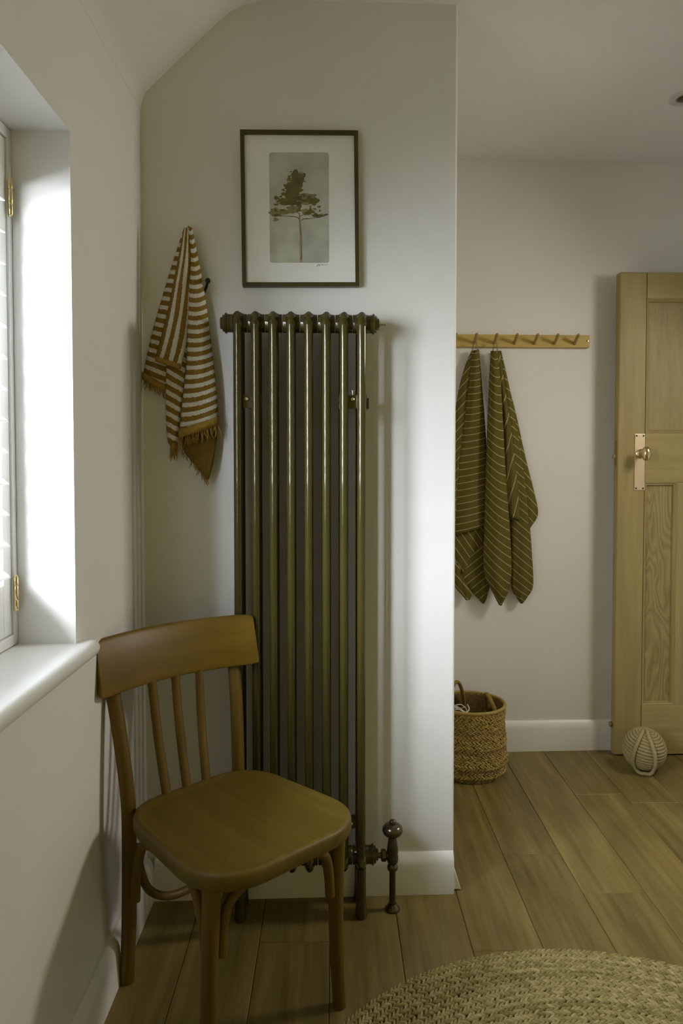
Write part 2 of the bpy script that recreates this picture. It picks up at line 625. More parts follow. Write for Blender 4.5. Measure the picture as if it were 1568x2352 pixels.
# sill board with a bull-nosed front edge, horned past the reveal
sl = MB()
SX = XL + 0.036
pts = []
zt, zb = WZ0 + 0.003, WZ0 - 0.031
rr = (zt - zb) / 2
nose = [(SX - rr + rr * math.sin(R(a)), zt - rr + rr * math.cos(R(a))) for a in range(0, 181, 20)]
sect = [(XL - 0.20, zt)] + nose + [(XL - 0.20, zb)]
# inside the reveal
secA = [(x, z) for x, z in sect]
ysl = [WY0, WY1]
def sweep(mb, sec, y0, y1):
    n = len(sec)
    mb.add([(x, y0, z) for x, z in sec] + [(x, y1, z) for x, z in sec],
           [tuple(range(n)), tuple(range(n, 2 * n))] + [(i, (i + 1) % n, n + (i + 1) % n, n + i) for i in range(n)])
sweep(sl, sect, WY0, WY1)
secB = [(max(x, XL + 0.0005), z) for x, z in sect]
# rounded horn end
n = len(secB)
ringsY = [WY1 + 0.0, WY1 + 0.028, WY1 + 0.040, WY1 + 0.047, WY1 + 0.050]
shr = [1, 1, 0.93, 0.75, 0.45]
vs_, fs_ = [], []
for y, k in zip(ringsY, shr):
    for (x, z) in secB:
        xx = XL + 0.0005 + (x - XL - 0.0005) * (0.35 + 0.65 * k)
        zz = (zt + zb) / 2 + (z - (zt + zb) / 2) * k
        vs_.append((xx, y, zz))
for i in range(len(ringsY) - 1):
    for j in range(n):
        fs_.append((i * n + j, i * n + (j + 1) % n, (i + 1) * n + (j + 1) % n, (i + 1) * n + j))
fs_.append(tuple(range(n)))
fs_.append(tuple(range((len(ringsY) - 1) * n, len(ringsY) * n)))
sl.add(vs_, fs_)
so = sl.obj('window_sill', M['trim'], win, True, angle=50)

# ---------------- plantation shutters
PX = XL - 0.112                  # room-side face of the shutter frame
sh = empty('window_shutter', (PX, (WY0 + WY1) / 2, WZ0 + 0.004), label='white plantation shutter with open louvres in the window reveal', cat='shutter')
fw_ = 0.016
FZ0, FZ1 = WZ0 + 0.0045, WZ1 - 0.001
b_ = MB()
b_.box(PX - 0.05, PX, WY1 - fw_, WY1 - 0.0005, FZ0, FZ1).box(PX - 0.05, PX, WY0 + 0.0005, WY0 + fw_, FZ0, FZ1)
b_.box(PX - 0.05, PX, WY0 + fw_, WY1 - fw_, FZ0, FZ0 + 0.020).box(PX - 0.05, PX, WY0 + fw_, WY1 - fw_, FZ1 - 0.020, FZ1)
b_.obj('shutter_frame', M['shutter'], sh, True, smooth=False, bevel=0.002)
PZ0, PZ1 = FZ0 + 0.022, FZ1 - 0.022
pth = 0.026
halves = ((WY0 + fw_ + 0.002, ym - 0.001), (ym + 0.001, WY1 - fw_ - 0.002))
blade0 = None
for (a, c) in halves:
    sw = 0.034
    for (s0, s1) in ((a, a + sw), (c - sw, c)):
        MB().box(PX - pth - 0.004, PX - 0.004, s0, s1, PZ0, PZ1).obj('stile', M['shutter'], sh, True, smooth=False, bevel=0.002)
    for (z0, z1) in ((PZ0, PZ0 + 0.100), (PZ1 - 0.085, PZ1)):
        MB().box(PX - pth - 0.004, PX - 0.004, a + sw, c - sw, z0, z1).obj('rail', M['shutter'], sh, True, smooth=False, bevel=0.002)
    nb = 13
    z0, z1 = PZ0 + 0.100, PZ1 - 0.085
    for k in range(nb):
        z = z0 + (z1 - z0) * (k + 0.5) / nb
        L = c - sw - a - sw - 0.003
        if blade0 is None:
            bl = MB()
            sec = []
            tl = R(-28)
            for q in range(16):
                an = 2 * PI * q / 16
                u, v = 0.0315 * math.cos(an), 0.0050 * math.sin(an)
                sec.append((u * math.cos(tl) - v * math.sin(tl), u * math.sin(tl) + v * math.cos(tl)))
            sweep(bl, sec, -L / 2, L / 2)
            blade0 = bl.obj('louvre', M['shutter'], sh, angle=60)
            bo = blade0
        else:
            bo = clone(blade0, sh)
        bo.location = (-pth / 2 - 0.004, (a + c) / 2 - ym, z - (WZ0 + 0.004))
# tilt rod clips and hinges
for zc in (WZ0 + 0.105, WZ0 + 0.860):
    hg = MB()
    hx, hy = PX + 0.004, WY1 - fw_ - 0.001
    for (za, zb_) in ((-0.0325, -0.0135), (-0.0125, 0.0145), (0.0155, 0.0325)):
        hg.lathe([(0.0045, za), (0.005, za + 0.001), (0.005, zb_ - 0.001), (0.0045, zb_)], 14, (hx, hy, zc))
    hg.lathe([(0.003, -0.036), (0.003, 0.036)], 10, (hx, hy, zc))
    ho = hg.obj('hinge', M['brass'], sh, True)
    ho['label'] = 'small brass butt hinge'

# ---------------- oak door standing open against the back wall
DX0, DW, DH = 1.124, 0.765, 1.922
DY = 2.893 + 0.035 * DX0 - 0.012
door = empty('door_1', (DX0, DY, 0.006), math.atan(0.035), kind='structure', label='pale oak panelled door standing open against the back wall')
dt = 0.040
def dpart(name, x0, x1, z0, z1, mat, y0=0.0, y1=dt, bevel=0.0015):
    return MB().box(x0, x1, y0, y1, z0, z1).obj(name, mat, door, smooth=False, bevel=bevel)
SW = 0.110
ML0, ML1 = SW + 0.133, None
dpart('stile', 0, SW, 0, DH, M['oak'], bevel=0.006)
dpart('stile', DW - SW, DW, 0, DH, M['oak'], bevel=0.003)
dpart('rail', SW + 0.0006, DW - SW - 0.0006, DH - 0.103, DH, M['oak_x'])
dpart('rail', SW + 0.0006, DW - SW - 0.0006, 1.095, 1.290, M['oak_x'])
dpart('rail', SW + 0.0006, DW - SW - 0.0006, 0, 0.200, M['oak_x'])
inner = DW - 2 * SW
mull = 0.075
pw = (inner - 2 * mull) / 3
for k in (1, 2):
    x = SW + k * pw + (k - 1) * mull
    dpart('mullion', x, x + mull, 0.2006, 1.0944, M['oak'])
opens = [(SW, DW - SW, 1.290, DH - 0.103)] + [(SW + k * (pw + mull), SW + k * (pw + mull) + pw, 0.200, 1.095) for k in range(3)]
for (x0, x1, z0, z1) in opens:
    dpart('panel', x0 + 0.001, x1 - 0.001, z0 + 0.001, z1 - 0.001, M['oak_plain_panel' if z0 > 1.2 else 'oak_panel'], 0.013, 0.027, 0)
    md = MB()
    w = 0.013
    o_ = [(x0 + .0005, z0 + .0005), (x1 - .0005, z0 + .0005), (x1 - .0005, z1 - .0005), (x0 + .0005, z1 - .0005)]
    rows = []
    for (ins, dep) in ((0, 0.001), (0.003, 0.0005), (0.007, 0.005), (0.010, 0.0045), (w, 0.0125)):
        rows.append([(x0 + .0005 + ins, dep, z0 + .0005 + ins), (x1 - .0005 - ins, dep, z0 + .0005 + ins), (x1 - .0005 - ins, dep, z1 - .0005 - ins), (x0 + .0005 + ins, dep, z1 - .0005 - ins)])
    rows.append([(x0 + .0005, 0.0125, z0 + .0005), (x1 - .0005, 0.0125, z0 + .0005), (x1 - .0005, 0.0125, z1 - .0005), (x0 + .0005, 0.0125, z1 - .0005)])
    nr = len(rows)
    vs_ = [p for r_ in rows for p in r_]
    fs_ = [(i * 4 + j, i * 4 + (j + 1) % 4, ((i + 1) % nr) * 4 + (j + 1) % 4, ((i + 1) % nr) * 4 + j) for i in range(nr) for j in range(4)]
    md.add(vs_, fs_).obj('moulding', M['oak'], door, smooth=False)
# brass finger plate with knob
pz0, pz1 = 1.063, 1.287
px0, px1 = 0.067, 0.109
pl_ = MB().box(px0, px1, -0.003, -0.0002, pz0, pz1).obj('escutcheon_plate', M['plate_brass'], door, smooth=False, bevel=0.0015)
pl_['label'] = 'long polished brass plate'
for sx in (px0 + 0.007, px1 - 0.007):
    for sz in (pz0 + 0.008, pz1 - 0.008):
        MB().lathe([(0.0035, 0), (0.0035, -0.001), (0.002, -0.0018)], 10, (sx, -0.003, sz), 'y').obj('screw', M['black'], pl_)
kx, kz = (px0 + px1) / 2 + 0.002, 1.208
kb = MB()
kb.lathe([(0.019, 0), (0.019, -0.004), (0.013, -0.008), (0.010, -0.014), (0.009, -0.030), (0.012, -0.034)], 24, (kx, -0.003, kz), 'y')
kb.obj('knob_rose', M['brass'], pl_)
kn = MB()
# oval knob, seen slightly from the side
prof_ = [(0.012, -0.034), (0.018, -0.037), (0.023, -0.044), (0.0245, -0.051), (0.022, -0.059), (0.015, -0.065), (0.006, -0.068)]
kn.lathe(prof_, 28, (kx, -0.003, kz), 'y')
kn.v = [(kx + (x - kx) * 0.74, y, kz + (z - kz) * 1.2) for (x, y, z) in kn.v]
kn.obj('door_knob', M['brass'], pl_, angle=60)
lp = MB().box(-0.0015, 0.001, 0.008, 0.030, 1.155, 1.262).obj('latch_plate', M['dull_brass'], door, smooth=False)
lb = MB().box(-0.012, -0.001, 0.013, 0.026, 1.190, 1.204).box(-0.007, -0.001, 0.014, 0.024, 1.214, 1.226)
lb.obj('latch_bolt', M['dull_brass'], lp, smooth=False, bevel=0.002)
MB().lathe([(0.008, 0), (0.011, -0.004), (0.011, -0.009), (0.006, -0.012)], 14, (0.0, 0.022, 0.118), 'x').obj('catch', M['dull_brass'], door)

# ---------------- ceiling downlight
dl = on_floor(1574, 224, CZ - 0.008)
lt = empty('ceiling_downlight', (dl.x, dl.y, CZ - 0.0105), label='round recessed white downlight in the ceiling above the door', cat='ceiling light')
MB().lathe([(0.026, 0.004), (0.030, -0.002), (0.046, -0.004), (0.052, -0.002), (0.053, 0.002)], 40, (0, 0, 0)).obj('trim_ring', M['lamp'], lt)
MB().lathe([(0.026, 0.0), (0.020, -0.0025), (0.004, -0.004)], 32, (0, 0, -0.002)).obj('lamp', M['lamp_dark'], lt)

# ------------------------------------------------------------------ column radiator
RA = math.atan(KS)
RX, RY = -0.085, 1.878
rad = empty('column_radiator', (RX, RY, 0), RA, 'tall lacquered bare-metal column radiator on the chimney breast wall', 'radiator')
ZT, ZB = 1.534, 0.150
PITCHR = 0.0446
NS = 8
tr_, dep = 0.0113, 0.038
sec0 = None
for k in range(NS):
    x = (k - 3.5) * PITCHR
    if sec0 is None:
        s = MB()
        # lobed heads top and bottom (three columns in a row, necking between)
        for (zc, sg) in ((ZT, 1), (ZB, -1)):
            # transverse barrel (joins sections)
            s.lathe([(0.0225, -PITCHR / 2 + 0.0006), (0.0235, -PITCHR / 2 + 0.002), (0.0235, -PITCHR / 2 + 0.008), (0.0265, -0.008), (0.0285, -0.003), (0.0285, 0.003), (0.0265, 0.008), (0.0235, PITCHR / 2 - 0.008), (0.0235, PITCHR / 2 - 0.002), (0.0225, PITCHR / 2 - 0.0006)], 24, (0, 0.028, zc), 'x')
            # front-to-back oval head
            s.tube([(0, -0.0125, zc - sg * 0.004), (0, -0.006, zc), (0, dep, zc + sg * 0.003), (0, 2 * dep - 0.004, zc), (0, 2 * dep + 0.008, zc - sg * 0.004)],
                   [(0.014, 0.007), (0.0245, 0.0135), (0.0290, 0.0155), (0.0245, 0.0135), (0.014, 0.007)], 16, flat=(0, 0, 1))
        for c in range(3):
            y = c * dep
            n_ = 14
            s.tube([(0, y, ZB - 0.004), (0, y, ZB + 0.03), (0, y, ZB + 0.05), (0, y, ZT - 0.05), (0, y, ZT - 0.03), (0, y, ZT + 0.004)],
                   [tr_ * 0.95, tr_, tr_, tr_, tr_, tr_ * 0.95], n_)
        sec0 = s.obj('section', M['lacquer'], rad, angle=50)
        so_ = sec0
    else:
        so_ = clone(sec0, rad)
    so_.location = (x, 0, 0)
for sg in (-1, 1):
    for zc in (ZT, ZB):
        x = sg * (NS / 2 * PITCHR)
        e_ = MB().lathe([(0.0235, 0), (0.0235, sg * 0.006), (0.0265, sg * 0.0065), (0.0265, sg * 0.011), (0.0225, sg * 0.013), (0.0215, sg * 0.017), (0.016, sg * 0.019), (0.0145, sg * 0.0235)], 24, (x, 0.028, zc), 'x')
        e_.obj('end_cap', M['lacquer'], rad)
bv = MB().lathe([(0.008, 0), (0.008, 0.004), (0.0045, 0.005), (0.0045, 0.009)], 6, (NS / 2 * PITCHR + 0.023, 0.028, ZT), 'x')
bv.lathe([(0.0028, 0.009), (0.0028, 0.013), (0.0045, 0.0135), (0.0045, 0.017)], 8, (NS / 2 * PITCHR + 0.023, 0.028, ZT), 'x')
bv.obj('bleed_valve', M['steel'], rad)
for sg in (-1, 1):
    for y in (0.0, 2 * dep):
        x = sg * 3.5 * PITCHR
        MB().lathe([(0.0135, 0.0), (0.0155, 0.004), (0.0150, 0.02), (0.0128, 0.06), (0.0125, ZB - 0.02)], 16, (x, y, 0)).obj('leg', M['lacquer'], rad)
# wall brackets between the columns
for (k, w) in ((0, 0.034), (6, 0.020)):
    x = (k - 3.0) * PITCHR
    bk = MB().box(x - PITCHR / 2 - 0.012, x + PITCHR / 2 + 0.014, 0.0165, 0.0180, 1.318, 1.352).box(x - 0.004, x + 0.004, 0.018, 0.105, 1.322, 1.334)
    bo = bk.obj('bracket', M['dark_lacquer'], rad, smooth=False)
    MB().lathe([(0.0058, 0), (0.0058, -0.002), (0.0035, -0.004)], 12, (x - 0.001, 0.0165, 1.341), 'y').obj('screw', M['steel'], bo)
    if k == 6:
        MB().lathe([(0.0018, 0.0), (0.0018, 0.008), (0.005, 0.0085), (0.005, 0.011), (0.003, 0.012)], 10, (x, 0.012, 1.352)).obj('set_screw', M['steel'], bo)
        MB().box(x + PITCHR - 0.0062, x + PITCHR - 0.0015, 0.03, 0.102, 1.318, 1.346).obj('bracket_arm', M['dark_lacquer'], bo, smooth=False, bevel=0.001)
        bo2 = MB().box(x - PITCHR / 2 - 0.008, x + PITCHR / 2 + 0.008, 0.0165, 0.018, 0.226, 0.262).obj('bracket', M['dark_lacquer'], rad, smooth=False)
        MB().lathe([(0.0045, 0), (0.0045, -0.002), (0.003, -0.003)], 12, (x - 0.001, 0.0165, 0.238), 'y').obj('screw', M['steel'], bo2)

# radiator valve on a floor pipe
vx, vy = NS / 2 * PITCHR + 0.062, 0.028
vr = Matrix.Rotation(RA, 4, 'Z') @ Vector((vx, vy, 0))
val = empty('radiator_valve', (RX + vr.x, RY + vr.y, 0), RA, 'dark metal thermostatic radiator valve with knob handle rising from the floor', 'valve')
MB().lathe([(0.0085, 0.0037), (0.0085, 0.1097)], 16).obj('pipe', M['dark_lacquer'], val)
MB().lathe([(0.0195, 0.0000), (0.0195, 0.0056), (0.015, 0.0112), (0.0105, 0.0177)], 24).obj('pipe_collar', M['dark_lacquer'], val)
MB().lathe([(0.0100, 0.1051), (0.0135, 0.1088), (0.0145, 0.1153), (0.0125, 0.1218), (0.0105, 0.1237), (0.0140, 0.1283), (0.0155, 0.1358), (0.0155, 0.1451), (0.0140, 0.1507), (0.0155, 0.1544), (0.0150, 0.1655), (0.0112, 0.1897), (0.0100, 0.1972)], 24).obj('valve_body', M['dark_lacquer'], val)
MB().lathe([(0.0095, 0.1972), (0.016, 0.1981), (0.0245, 0.2046), (0.0275, 0.2130), (0.0265, 0.2204), (0.0200, 0.2278), (0.0090, 0.2306), (0.0085, 0.2334), (0.0095, 0.2362), (0.0070, 0.2409), (0.002, 0.2418)], 28).obj('handle_knob', M['dark_lacquer'], val, angle=60)
nt_ = MB().lathe([(0.0085, -0.012), (0.0085, -0.018)], 14, (0, 0, 0.147), 'x')
nt_.lathe([(0.012, -0.016), (0.0155, -0.0185), (0.0155, -0.028), (0.012, -0.031)], 6, (0, 0, 0.147), 'x')
nt_.lathe([(0.0075, -0.030), (0.0075, -0.0383)], 14, (0, 0, 0.147), 'x')
nt_.obj('union_nut', M['dark_lacquer'], val, angle=25)

# ------------------------------------------------------------------ framed print
pc = [on_wall(x, y, YC - 0.013) for (x, y) in ((555, 303), (824, 300), (822, 657), (553, 661))]
cx = sum(p.x for p in pc) / 4
cz = sum(p.z for p in pc) / 4
FW2 = ((pc[1] - pc[0]).length + (pc[2] - pc[3]).length) / 4
FH2 = ((pc[0] - pc[3]).length + (pc[1] - pc[2]).length) / 4
pic = empty('framed_print', (cx, yc(cx) - 0.003, cz), RA, 'dark framed watercolour print of a tall tree hung above the radiator', 'picture')
pic.rotation_euler = (0, R(-0.6), RA)
FT = 0.0105
for (nm, x0, x1, z0, z1) in (('frame_side', -FW2, -FW2 + FT, -FH2, FH2), ('frame_side', FW2 - FT, FW2, -FH2, FH2),
                             ('frame_side', -FW2 + FT, FW2 - FT, FH2 - FT, FH2), ('frame_side', -FW2 + FT, FW2 - FT, -FH2, -FH2 + FT)):
    MB().box(x0, x1, -0.019, 0, z0, z1).obj(nm, M['frame'], pic, smooth=False, bevel=0.0006, seg=1)
mt = MB().box(-FW2 + FT, FW2 - FT, -0.010, -0.004, -FH2 + FT, FH2 - FT).obj('mount', M['mat'], pic, smooth=False)
MB().box(-FW2 + FT, FW2 - FT, -0.0145, -0.0128, -FH2 + FT, FH2 - FT).obj('glazing', M['glass'], pic, smooth=False)
# printed image: coordinates in the zoomed crop (x 405..1135, y 365..1690 of the picture crop)
SCX = 2 * FW2 / 1415.0
def q2(x, y, d):
    return ((x - 779) * SCX, -0.0101 - d, (1048 - y) * SCX)
def flat(poly, d):
    n = len(poly)
    return [q2(x, y, d) for x, y in poly], [tuple(range(n))]
rp = []
for (cxp, cyp, a0) in ((1105, 395, 270), (1095, 1660, 0), (435, 1660, 90), (440, 400, 180)):
    for k in range(5):
        a = R(a0 + k * 22.5)
        rp.append((cxp + 28 * math.cos(a), cyp + 28 * math.sin(a)))
pr = MB().add(*flat(rp, 0.0002)).obj('print_wash', M['wash'], mt, smooth=False)
rg = random.Random(3)
def blob(mb, x, y, rx, ry, d, jag=0.28, n=22):
    P = []
    ph = [rg.uniform(0, 6.28) for _ in range(3)]
    for k in range(n):
        a = 2 * PI * k / n
        r = 1 + jag * (0.5 * math.sin(3 * a + ph[0]) + 0.4 * math.sin(5 * a + ph[1])) + rg.uniform(-jag, jag) * 0.55
        P.append((x + rx * r * math.cos(a), y + ry * r * math.sin(a)))
    mb.add(*flat(P, d))
pale = MB()
for (x, y, rx, ry) in ((820, 900, 80, 45), (900, 890, 70, 30), (480, 1085, 70, 50), (600, 1080, 90, 32), (850, 1080, 60, 40), (700, 1045, 80, 50), (1040, 1120, 40, 20), (480, 1170, 30, 25), (760, 720, 60, 110), (820, 960, 90, 40)):
    blob(pale, x, y, rx, ry, 0.0004 + 0.00001 * rg.random())
pale.obj('print_pale_leaves', M['pale_ink'], mt, smooth=False)
ink = MB()
for i, (x, y, rx, ry) in enumerate(((735, 650, 62, 70), (715, 740, 75, 65), (755, 720, 50, 80), (640, 780, 55, 34), (700, 820, 100, 50), (660, 880, 90, 45), (700, 920, 100, 45), (570, 945, 60, 28), (620, 975, 100, 24), (495, 915, 32, 22), (490, 993, 28, 13), (940, 950, 72, 42), (860, 945, 60, 22), (700, 975, 80, 30), (770, 1000, 32, 45), (760, 1060, 28, 22), (905, 1070, 38, 30), (870, 1095, 45, 18), (500, 1120, 48, 16), (960, 1120, 38, 24), (1010, 1130, 45, 18), (1090, 1110, 26, 8), (960, 1047, 18, 8), (650, 690, 30, 18), (830, 640, 22, 26), (810, 690, 22, 40), (640, 740, 22, 14), (850, 1162, 40, 6), (570, 1060, 30, 12))):
    blob(ink, x, y, rx, ry, 0.0005 + 0.00001 * i)
for i in range(70):
    yy = rg.uniform(600, 1120)
    hw_ = 60 + (yy - 600) * 0.42 if yy < 1000 else 300
    xx = 735 + rg.choice((-1, 1)) * rg.uniform(0.55, 1.08) * hw_
    if xx > 800 and yy < 900:
        xx = 800 + rg.uniform(-20, 40)
    if 420 < xx < 1110:
        blob(ink, xx, yy, rg.uniform(6, 22), rg.uniform(5, 15), 0.0008 + 0.000002 * i, 0.3, 12)
ink.obj('print_leaves', M['tree_ink'], mt, smooth=False)
tk = MB()
def stroke(mb, pts, w0, w1, d):
    sp = spline([(x, y, 0) for x, y in pts], 6)
    n = len(sp)
    L, Rr = [], []
    for i, p in enumerate(sp):
        t = sp[min(i + 1, n - 1)] - sp[max(i - 1, 0)]
        nn = Vector((-t.y, t.x, 0)).normalized()
        w = (w0 + (w1 - w0) * i / (n - 1)) / 2
        L.append((p.x + nn.x * w, p.y + nn.y * w))
        Rr.append((p.x - nn.x * w, p.y - nn.y * w))
    vs_ = [q2(x, y, d) for x, y in L + Rr]
    mb.add(vs_, [(i, i + 1, n + i + 1, n + i) for i in range(n - 1)])
stroke(tk, [(783, 1686), (779, 1550), (781, 1400), (776, 1250), (772, 1180), (768, 1090)], 30, 14, 0.0012)
tk.obj('print_trunk', M['trunk_ink'], mt, smooth=False)
br = MB()
stroke(br, [(770, 1190), (755, 1155), (720, 1138), (640, 1132), (560, 1128), (480, 1120)], 11, 6, 0.0010)
br.obj('print_branch', M['tree_ink'], mt, smooth=False)
br = MB()
stroke(br, [(765, 1100), (730, 1085), (680, 1090), (620, 1100)], 7, 4, 0.0010)
br.obj('print_branch', M['tree_ink'], mt, smooth=False)
br = MB()
stroke(br, [(782, 1185), (830, 1165), (900, 1158), (1010, 1140), (1120, 1108)], 6, 4, 0.0010)
br.obj('print_branch', M['tree_ink'], mt, smooth=False)
br = MB()
stroke(br, [(780, 1130), (830, 1110), (860, 1085)], 6, 4, 0.0010)
br.obj('print_branch', M['tree_ink'], mt, smooth=False)
br = MB()
stroke(br, [(860, 925), (870, 900), (890, 888), (925, 912)], 6, 4, 0.0010)
br.obj('print_branch', M['tree_ink'], mt, smooth=False)
br = MB()
stroke(br, [(782, 1660), (790, 1560), (786, 1460)], 10, 3, 0.0014)
br.obj('print_branch', M['tree_ink'], mt, smooth=False)
sg_ = MB()
stroke(sg_, [(965, 1722), (975, 1728), (985, 1712), (990, 1700), (983, 1726), (996, 1712), (1002, 1706), (1000, 1728), (1010, 1712), (1022, 1718)], 3.5, 3, 0.0004)
stroke(sg_, [(1032, 1704), (1033, 1718), (1040, 1706), (1046, 1718), (1056, 1713), (1075, 1714), (1112, 1710)], 3.5, 2, 0.0004)
sg_.obj('signature', M['line_ink'], mt, smooth=False)


# ------------------------------------------------------------------ hanging cloth
def resample(P, n):
    """points along px polyline by index parameter, smooth"""
    sp = spline([(x, y, 0) for x, y in P], 12)
    m = len(sp) - 1
    out = []
    for i in range(n + 1):
        f = i / n * m
        k = min(int(f), m - 1)
        out.append(sp[k].lerp(sp[k + 1], f - k))
    return out


def panel(mb, Lp, Rp, plane, k, off, bulge, wf, nt_=56, ns=14, ripple=0.003, seed=0, offs=None):
    """cloth fall between two edges (given at true distance on the wall plane), bellied towards the room"""
    Ls, Rs = resample(Lp, nt_), resample(Rp, nt_)
    rgn = random.Random(seed)
    ph = [rgn.uniform(0, 6.28) for _ in range(4)]
    base = len(mb.v)
    if mb.uv is None:
        mb.uv = []
    vs_, uv = [], []
    for i in range(nt_ + 1):
        t = i / nt_
        a = on_wall(Ls[i].x, Ls[i].y, plane, k)
        b = on_wall(Rs[i].x, Rs[i].y, plane, k)
        o = off if offs is None else off + offs(t)
        for j in range(ns + 1):
            s = j / ns
            p = a.lerp(b, s)
            wd = (b - a).length
            d = o + min(bulge, wd * 0.45) * math.sin(PI * s) ** 0.75 + ripple * min(1, 4 * t) * math.sin(9 * t + 7 * s + ph[0]) * math.sin(5 * s + ph[1] + 3 * t)
            q = p + Vector((0, -d, 0)) * 1.0
            # keep the outline: move along the sight line
            dirv = (p - Vector((0, 0, H))).normalized()
            q = p - dirv * d
            vs_.append(q)
            uv.append((s, wf(p.x, p.z, s, t)))
    fs_ = []
    for i in range(nt_):
        for j in range(ns):
            a0 = i * (ns + 1) + j
            fs_.append((a0, a0 + 1, a0 + ns + 2, a0 + ns + 1))
    mb.add(vs_, fs_)
    mb.uv += uv
    return vs_[-(ns + 1):], vs_


def slope(deg0, deg1, period, cxp, plane, bow=0.0, k=KS, phase=0.0, cx2=None):
    """stripes crossing a fall at an angle that drifts from deg0 (top) to deg1 (bottom)"""
    def f(x, z, s, t):
        xm = on_wall(cxp + ((cx2 if cx2 is not None else cxp) - cxp) * t, 800, plane, k).x
        m = math.tan(R(deg0 + (deg1 - deg0) * t))
        return math.cos(R((deg0 + deg1) / 2)) * (z - m * (x - xm) - bow * (1 - (2 * s - 1) ** 2)) / period + phase
    return f


def strands(mb, edge, ln, seed, n=40, r=0.0011, droop=(0, 0, -1)):
    rgn = random.Random(seed)
    m = len(edge) - 1
    for i in range(n):
        f = (i + rgn.random()) / n * m
        k = min(int(f), m - 1)
        p = Vector(edge[k]).lerp(Vector(edge[k + 1]), f - k)
        d = Vector((rgn.uniform(-0.35, 0.35) + droop[0], rgn.uniform(-0.25, 0.25) + droop[1], droop[2])).normalized()
        L = ln * rgn.uniform(0.7, 1.25)
        bend = Vector((rgn.uniform(-0.004, 0.004), rgn.uniform(-0.004, 0.004), 0))
        mb.tube([p - d * 0.003, p + d * L * 0.5 + bend, p + d * L], [r, r, r * 0.6], 5)


# brown striped terry towel on the chimney breast
th = on_wall(432, 524, YC)
tw = empty('striped_towel', (th.x, yc(th.x) - 0.02, 1.02), 0, 'brown and cream striped terry towel with fringed ends hung beside the radiator', 'towel')
PER = 0.0233
cl = MB()
ed_a, _ = panel(cl, [(421, 527), (397, 600), (373, 680), (352, 752), (338, 812), (329, 858)], [(432, 524), (428, 600), (420, 680), (408, 760), (398, 830), (384, 890)], YC, KS, 0.012, 0.015, slope(4, -24, PER, 415, YC, 0.0, cx2=355), seed=1)
ed_c, _ = panel(cl, [(392, 760), (385, 840), (383, 900), (384, 960), (388, 1010), (391, 1022)], [(428, 760), (424, 840), (419, 900), (414, 960), (410, 1000), (408, 1012)], YC, KS, 0.022, 0.012, slope(-34, -34, PER, 405, YC), seed=2)
ed_b, _ = panel(cl, [(425, 525), (413, 590), (399, 660), (386, 722), (371, 780), (359, 822)], [(436, 524), (440, 600), (438, 660), (434, 730), (426, 790), (414, 840)], YC, KS, 0.034, 0.016, lambda x, z, s, t: s * 2.9 + 0.42, seed=3)
ed_d, vd = panel(cl, [(431, 519), (434, 600), (431, 680), (430, 760), (428, 830), (421, 900), (414, 960), (412, 990)], [(441, 523), (457, 600), (471, 680), (482, 760), (490, 830), (496, 890), (500, 930), (501, 960)], YC, KS, 0.040, 0.026, slope(2, 17, PER, 436, YC, -0.006, cx2=455, phase=0.3), seed=4)
cl.obj('terry_cloth', M['terry'], tw, True, solid=0.004, angle=80)
hem = MB()
ed_e, ve = panel(hem, [(414, 978), (414, 1008), (424, 1036), (444, 1062), (464, 1086), (475, 1098)], [(499, 950), (498, 980), (496, 1012), (491, 1046), (484, 1076), (477, 1101)], YC, KS, 0.036, 0.010, lambda x, z, s, t: s, seed=5)
hem.uv = None
hem.obj('woven_underside', M['terry_back'], tw, True, solid=0.003, angle=80)
# flat woven hems at the ends of the pile
for i, (ed, w) in enumerate(((ed_b, 0.010), (ed_d, 0.018), (ed_a, 0.016), (ed_c, 0.016))):
    n = len(ed)
    vs_ = []
    for p in ed:
        p = Vector(p)
        vs_.append(p + Vector((0, -0.0045, 0.004)))
    for p in ed:
        p = Vector(p)
        vs_.append(p + Vector((0, -0.0035, -w)))
    hb = MB()
    hb.add(vs_, [(j, j + 1, n + j + 1, n + j) for j in range(n - 1)])
    hb.obj('hem', M['fringe'], tw, True, solid=0.003, angle=80)
fg = MB()
low = lambda ed, w: [Vector(p) + Vector((0, -0.003, -w)) for p in ed]
strands(fg, low(ed_d, 0.015), 0.030, 1, 46)
strands(fg, low(ed_a, 0.013), 0.020, 2, 34)
strands(fg, low(ed_c, 0.013), 0.028, 3, 22)
le = [ve[i * 15] for i in range(0, 57, 2)]
strands(fg, le, 0.022, 4, 46, droop=(0.2, -0.1, -1))
fo = fg.obj('fringe', M['fringe'], tw, True)
fo['kind'] = 'stuff'

# black iron hook that carries it (its lower prong shows at the towel's right side)
hk = empty('wall_hook', (th.x, yc(th.x), th.z), 0, 'black iron double hook half hidden by the brown striped towel', 'hook')
hw = yc(th.x)
tip = on_wall(477, 645, YC - 0.05)
MB().lathe([(0.010, 0), (0.010, -0.004), (0.008, -0.006)], 20, (th.x + 0.004, hw, th.z - 0.062), 'y').obj('backplate', M['black'], hk, True)
MB().tube(spline([(th.x + 0.004, hw - 0.004, th.z - 0.05), (th.x + 0.002, hw - 0.016, th.z - 0.04), (th.x + 0.001, hw - 0.020, th.z - 0.026), (th.x, hw - 0.022, th.z - 0.014)], 6), 0.0034, 10).obj('prong', M['black'], hk, True)
pr_ = MB()
pr_.tube(spline([(th.x + 0.004, hw - 0.004, th.z - 0.07), (th.x + 0.010, hw - 0.009, th.z - 0.11), (tip.x - 0.022, hw - 0.011, tip.z - 0.020), (tip.x - 0.008, hw - 0.026, tip.z - 0.012), (tip.x - 0.001, tip.y, tip.z - 0.003)], 6), 0.0036, 10)
